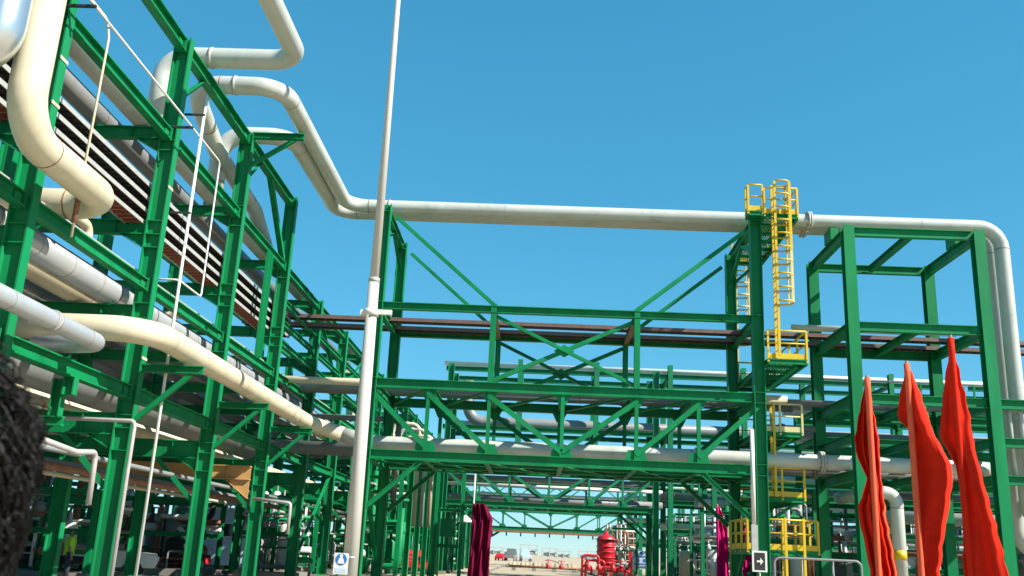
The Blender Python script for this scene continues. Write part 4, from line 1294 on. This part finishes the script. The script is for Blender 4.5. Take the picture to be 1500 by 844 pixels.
# ------------------------------------------------------------------ people
def person(loc, rz, label, top_m, bottom_m, pose=None):
    """one continuous skinned body; clothes and hair are its children"""
    J = {'pelvis': (0, 0, .95), 'waist': (0, 0, 1.1), 'chest': (0, .0, 1.32), 'neck': (0, .0, 1.48), 'head': (0, .015, 1.58), 'crown': (0, .01, 1.7),
         'nose': (0, .105, 1.60), 'hl': (.1, 0, .92), 'kl': (.11, .02, .5), 'al': (.11, 0, .09), 'tl': (.12, .15, .04), 'hr': (-.1, 0, .92), 'kr': (-.11, .02, .5), 'ar': (-.11, 0, .09), 'tr': (-.12, .15, .04),
         'sl': (.19, 0, 1.42), 'el': (.25, -.02, 1.13), 'wl': (.26, .06, .88), 'pl': (.26, .08, .8), 'sr': (-.19, 0, 1.42), 'er': (-.25, -.02, 1.13), 'wr': (-.26, .06, .88), 'pr': (-.26, .08, .8)}
    E_ = [('pelvis', 'waist'), ('waist', 'chest'), ('chest', 'neck'), ('neck', 'head'), ('head', 'crown'), ('head', 'nose'), ('pelvis', 'hl'), ('hl', 'kl'), ('kl', 'al'), ('al', 'tl'), ('pelvis', 'hr'), ('hr', 'kr'), ('kr', 'ar'), ('ar', 'tr'),
          ('chest', 'sl'), ('sl', 'el'), ('el', 'wl'), ('wl', 'pl'), ('chest', 'sr'), ('sr', 'er'), ('er', 'wr'), ('wr', 'pr')]
    Rr = {'pelvis': .13, 'waist': .125, 'chest': .14, 'neck': .055, 'head': .085, 'crown': .07, 'nose': .018, 'h': .085, 'k': .058, 'a': .042, 't': .034, 's': .065, 'e': .045, 'w': .03, 'p': .034}
    for sd in ('l', 'r'):
        s_ = 1 if sd == 'l' else -1
        for q in range(5):
            a = 'f%s%d' % (sd, q)
            b = 'g%s%d' % (sd, q)
            if q == 4:
                J[a] = (s_ * .235, .12, .80); J[b] = (s_ * .232, .145, .765)
            else:
                J[a] = (s_ * (.255 + .002 * q), .05 + .022 * q, .745); J[b] = (s_ * .245, .055 + .022 * q, .70 + .006 * abs(q - 1.5))
            E_ += [('p' + sd, a), (a, b)]
            Rr[a] = .0095
            Rr[b] = .0075
    keys = list(J)
    idx = {k_: i for i, k_ in enumerate(keys)}
    me = bpy.data.meshes.new('person')
    me.from_pydata([J[k_] for k_ in keys], [(idx[a], idx[b]) for a, b in E_], [])
    root = bpy.data.objects.new('person', me)
    COL.objects.link(root)
    me.materials.append(SKIN)
    md = root.modifiers.new('skin', 'SKIN')
    md.use_smooth_shade = True
    sv = me.skin_vertices[0].data
    for k_ in keys:
        r = Rr.get(k_, Rr.get(k_[0], .05))
        sv[idx[k_]].radius = (r, r)
        sv[idx[k_]].use_root = (k_ == 'pelvis')
    sb = root.modifiers.new('smooth', 'SUBSURF')
    sb.levels = sb.render_levels = 2
    root.location = loc
    root.rotation_euler = (0, 0, rz)
    root['label'] = label
    root['category'] = 'person'

    def cloth(nm, path, rad, m_, n=16):
        mm = M().tube(path, rad, n, 0)
        o = bpy.data.objects.new(nm, mesh(nm, mm, m_, Vector((0, 0, 0))))
        COL.objects.link(o)
        o.parent = root
        return o
    cloth('shirt', [(0, 0, .88), (0, 0, 1.05), (0, 0, 1.25), (0, 0, 1.38), (0, 0, 1.47), (0, 0, 1.5)], [.185, .17, .19, .19, .10, .07], top_m)
    for s_ in (-1, 1):
        cloth('shirt_sleeve', [(s_ * .13, 0, 1.43), (s_ * .2, 0, 1.4), (s_ * .245, -.02, 1.16)], [.085, .085, .065], top_m)
        cloth('trouser_leg', [(s_ * .09, 0, .98), (s_ * .1, .0, .78), (s_ * .11, .02, .5), (s_ * .11, 0, .09)], [.11, .115, .085, .075], bottom_m)
        cloth('shoe', [(s_ * .112, -.06, .05), (s_ * .115, .06, .055), (s_ * .12, .19, .035)], [.05, .055, .035], BLACK, 10)
    return root


per = person((-.815, 1.10, 0.0), R(95), 'person with dark curly hair cut off by the left edge of the picture', SHIRT, SHIRT)
hr = random.Random(5)
m_ = M()
hc = Vector((0, -.01, 1.61))
m_.lathe(hc, [(0.001, .135), (.06, .12), (.10, .09), (.13, .03), (.14, -.04), (.135, -.12), (.125, -.22), (.11, -.32), (.09, -.37), (0.001, -.38)], 18)
for k in range(3600):
    a = hr.uniform(0, 2 * PI)
    if 0.9 < a < 2.2 and hr.random() < .9:
        continue
    zz = hr.uniform(-.36, .16)
    rad = (.152 + min(0, zz + .06) * .13 if zz < .02 else max(.03, .155 - (zz - .02) * .85))
    p = hc + Vector((rad * math.cos(a), rad * math.sin(a), zz))
    L = hr.uniform(.05, .14)
    out = Vector((math.cos(a), math.sin(a), 0))
    tw, cr, ph = hr.uniform(45, 95), hr.uniform(.003, .008), hr.uniform(0, 6)
    pts, rr = [], []
    side = Vector((-math.sin(a), math.cos(a), 0))
    for j in range(9):
        s_ = j / 8 * L
        q = p + out * (.03 * math.sin(j / 8 * 2.4) + cr * math.cos(ph + tw * s_)) + side * (cr * 1.3 * math.sin(ph + tw * s_)) + Vector((0, 0, .02 * math.sin(j / 8 * 2.5) - s_ * .85))
        pts.append(q)
        rr.append(.0013 * (1 - .6 * j / 8) + .0003)
    m_.tube(pts, rr, 3)
per.scale = (1.075, 1.075, 1.075)
o = bpy.data.objects.new('hair', mesh('hair', m_, HAIR, Vector((0, 0, 0))))
COL.objects.link(o)
o.parent = per
w1 = person((-15.9, 33, 0), R(-60), 'worker in lime hi-vis vest standing under the left rack', LIME, SHIRT)
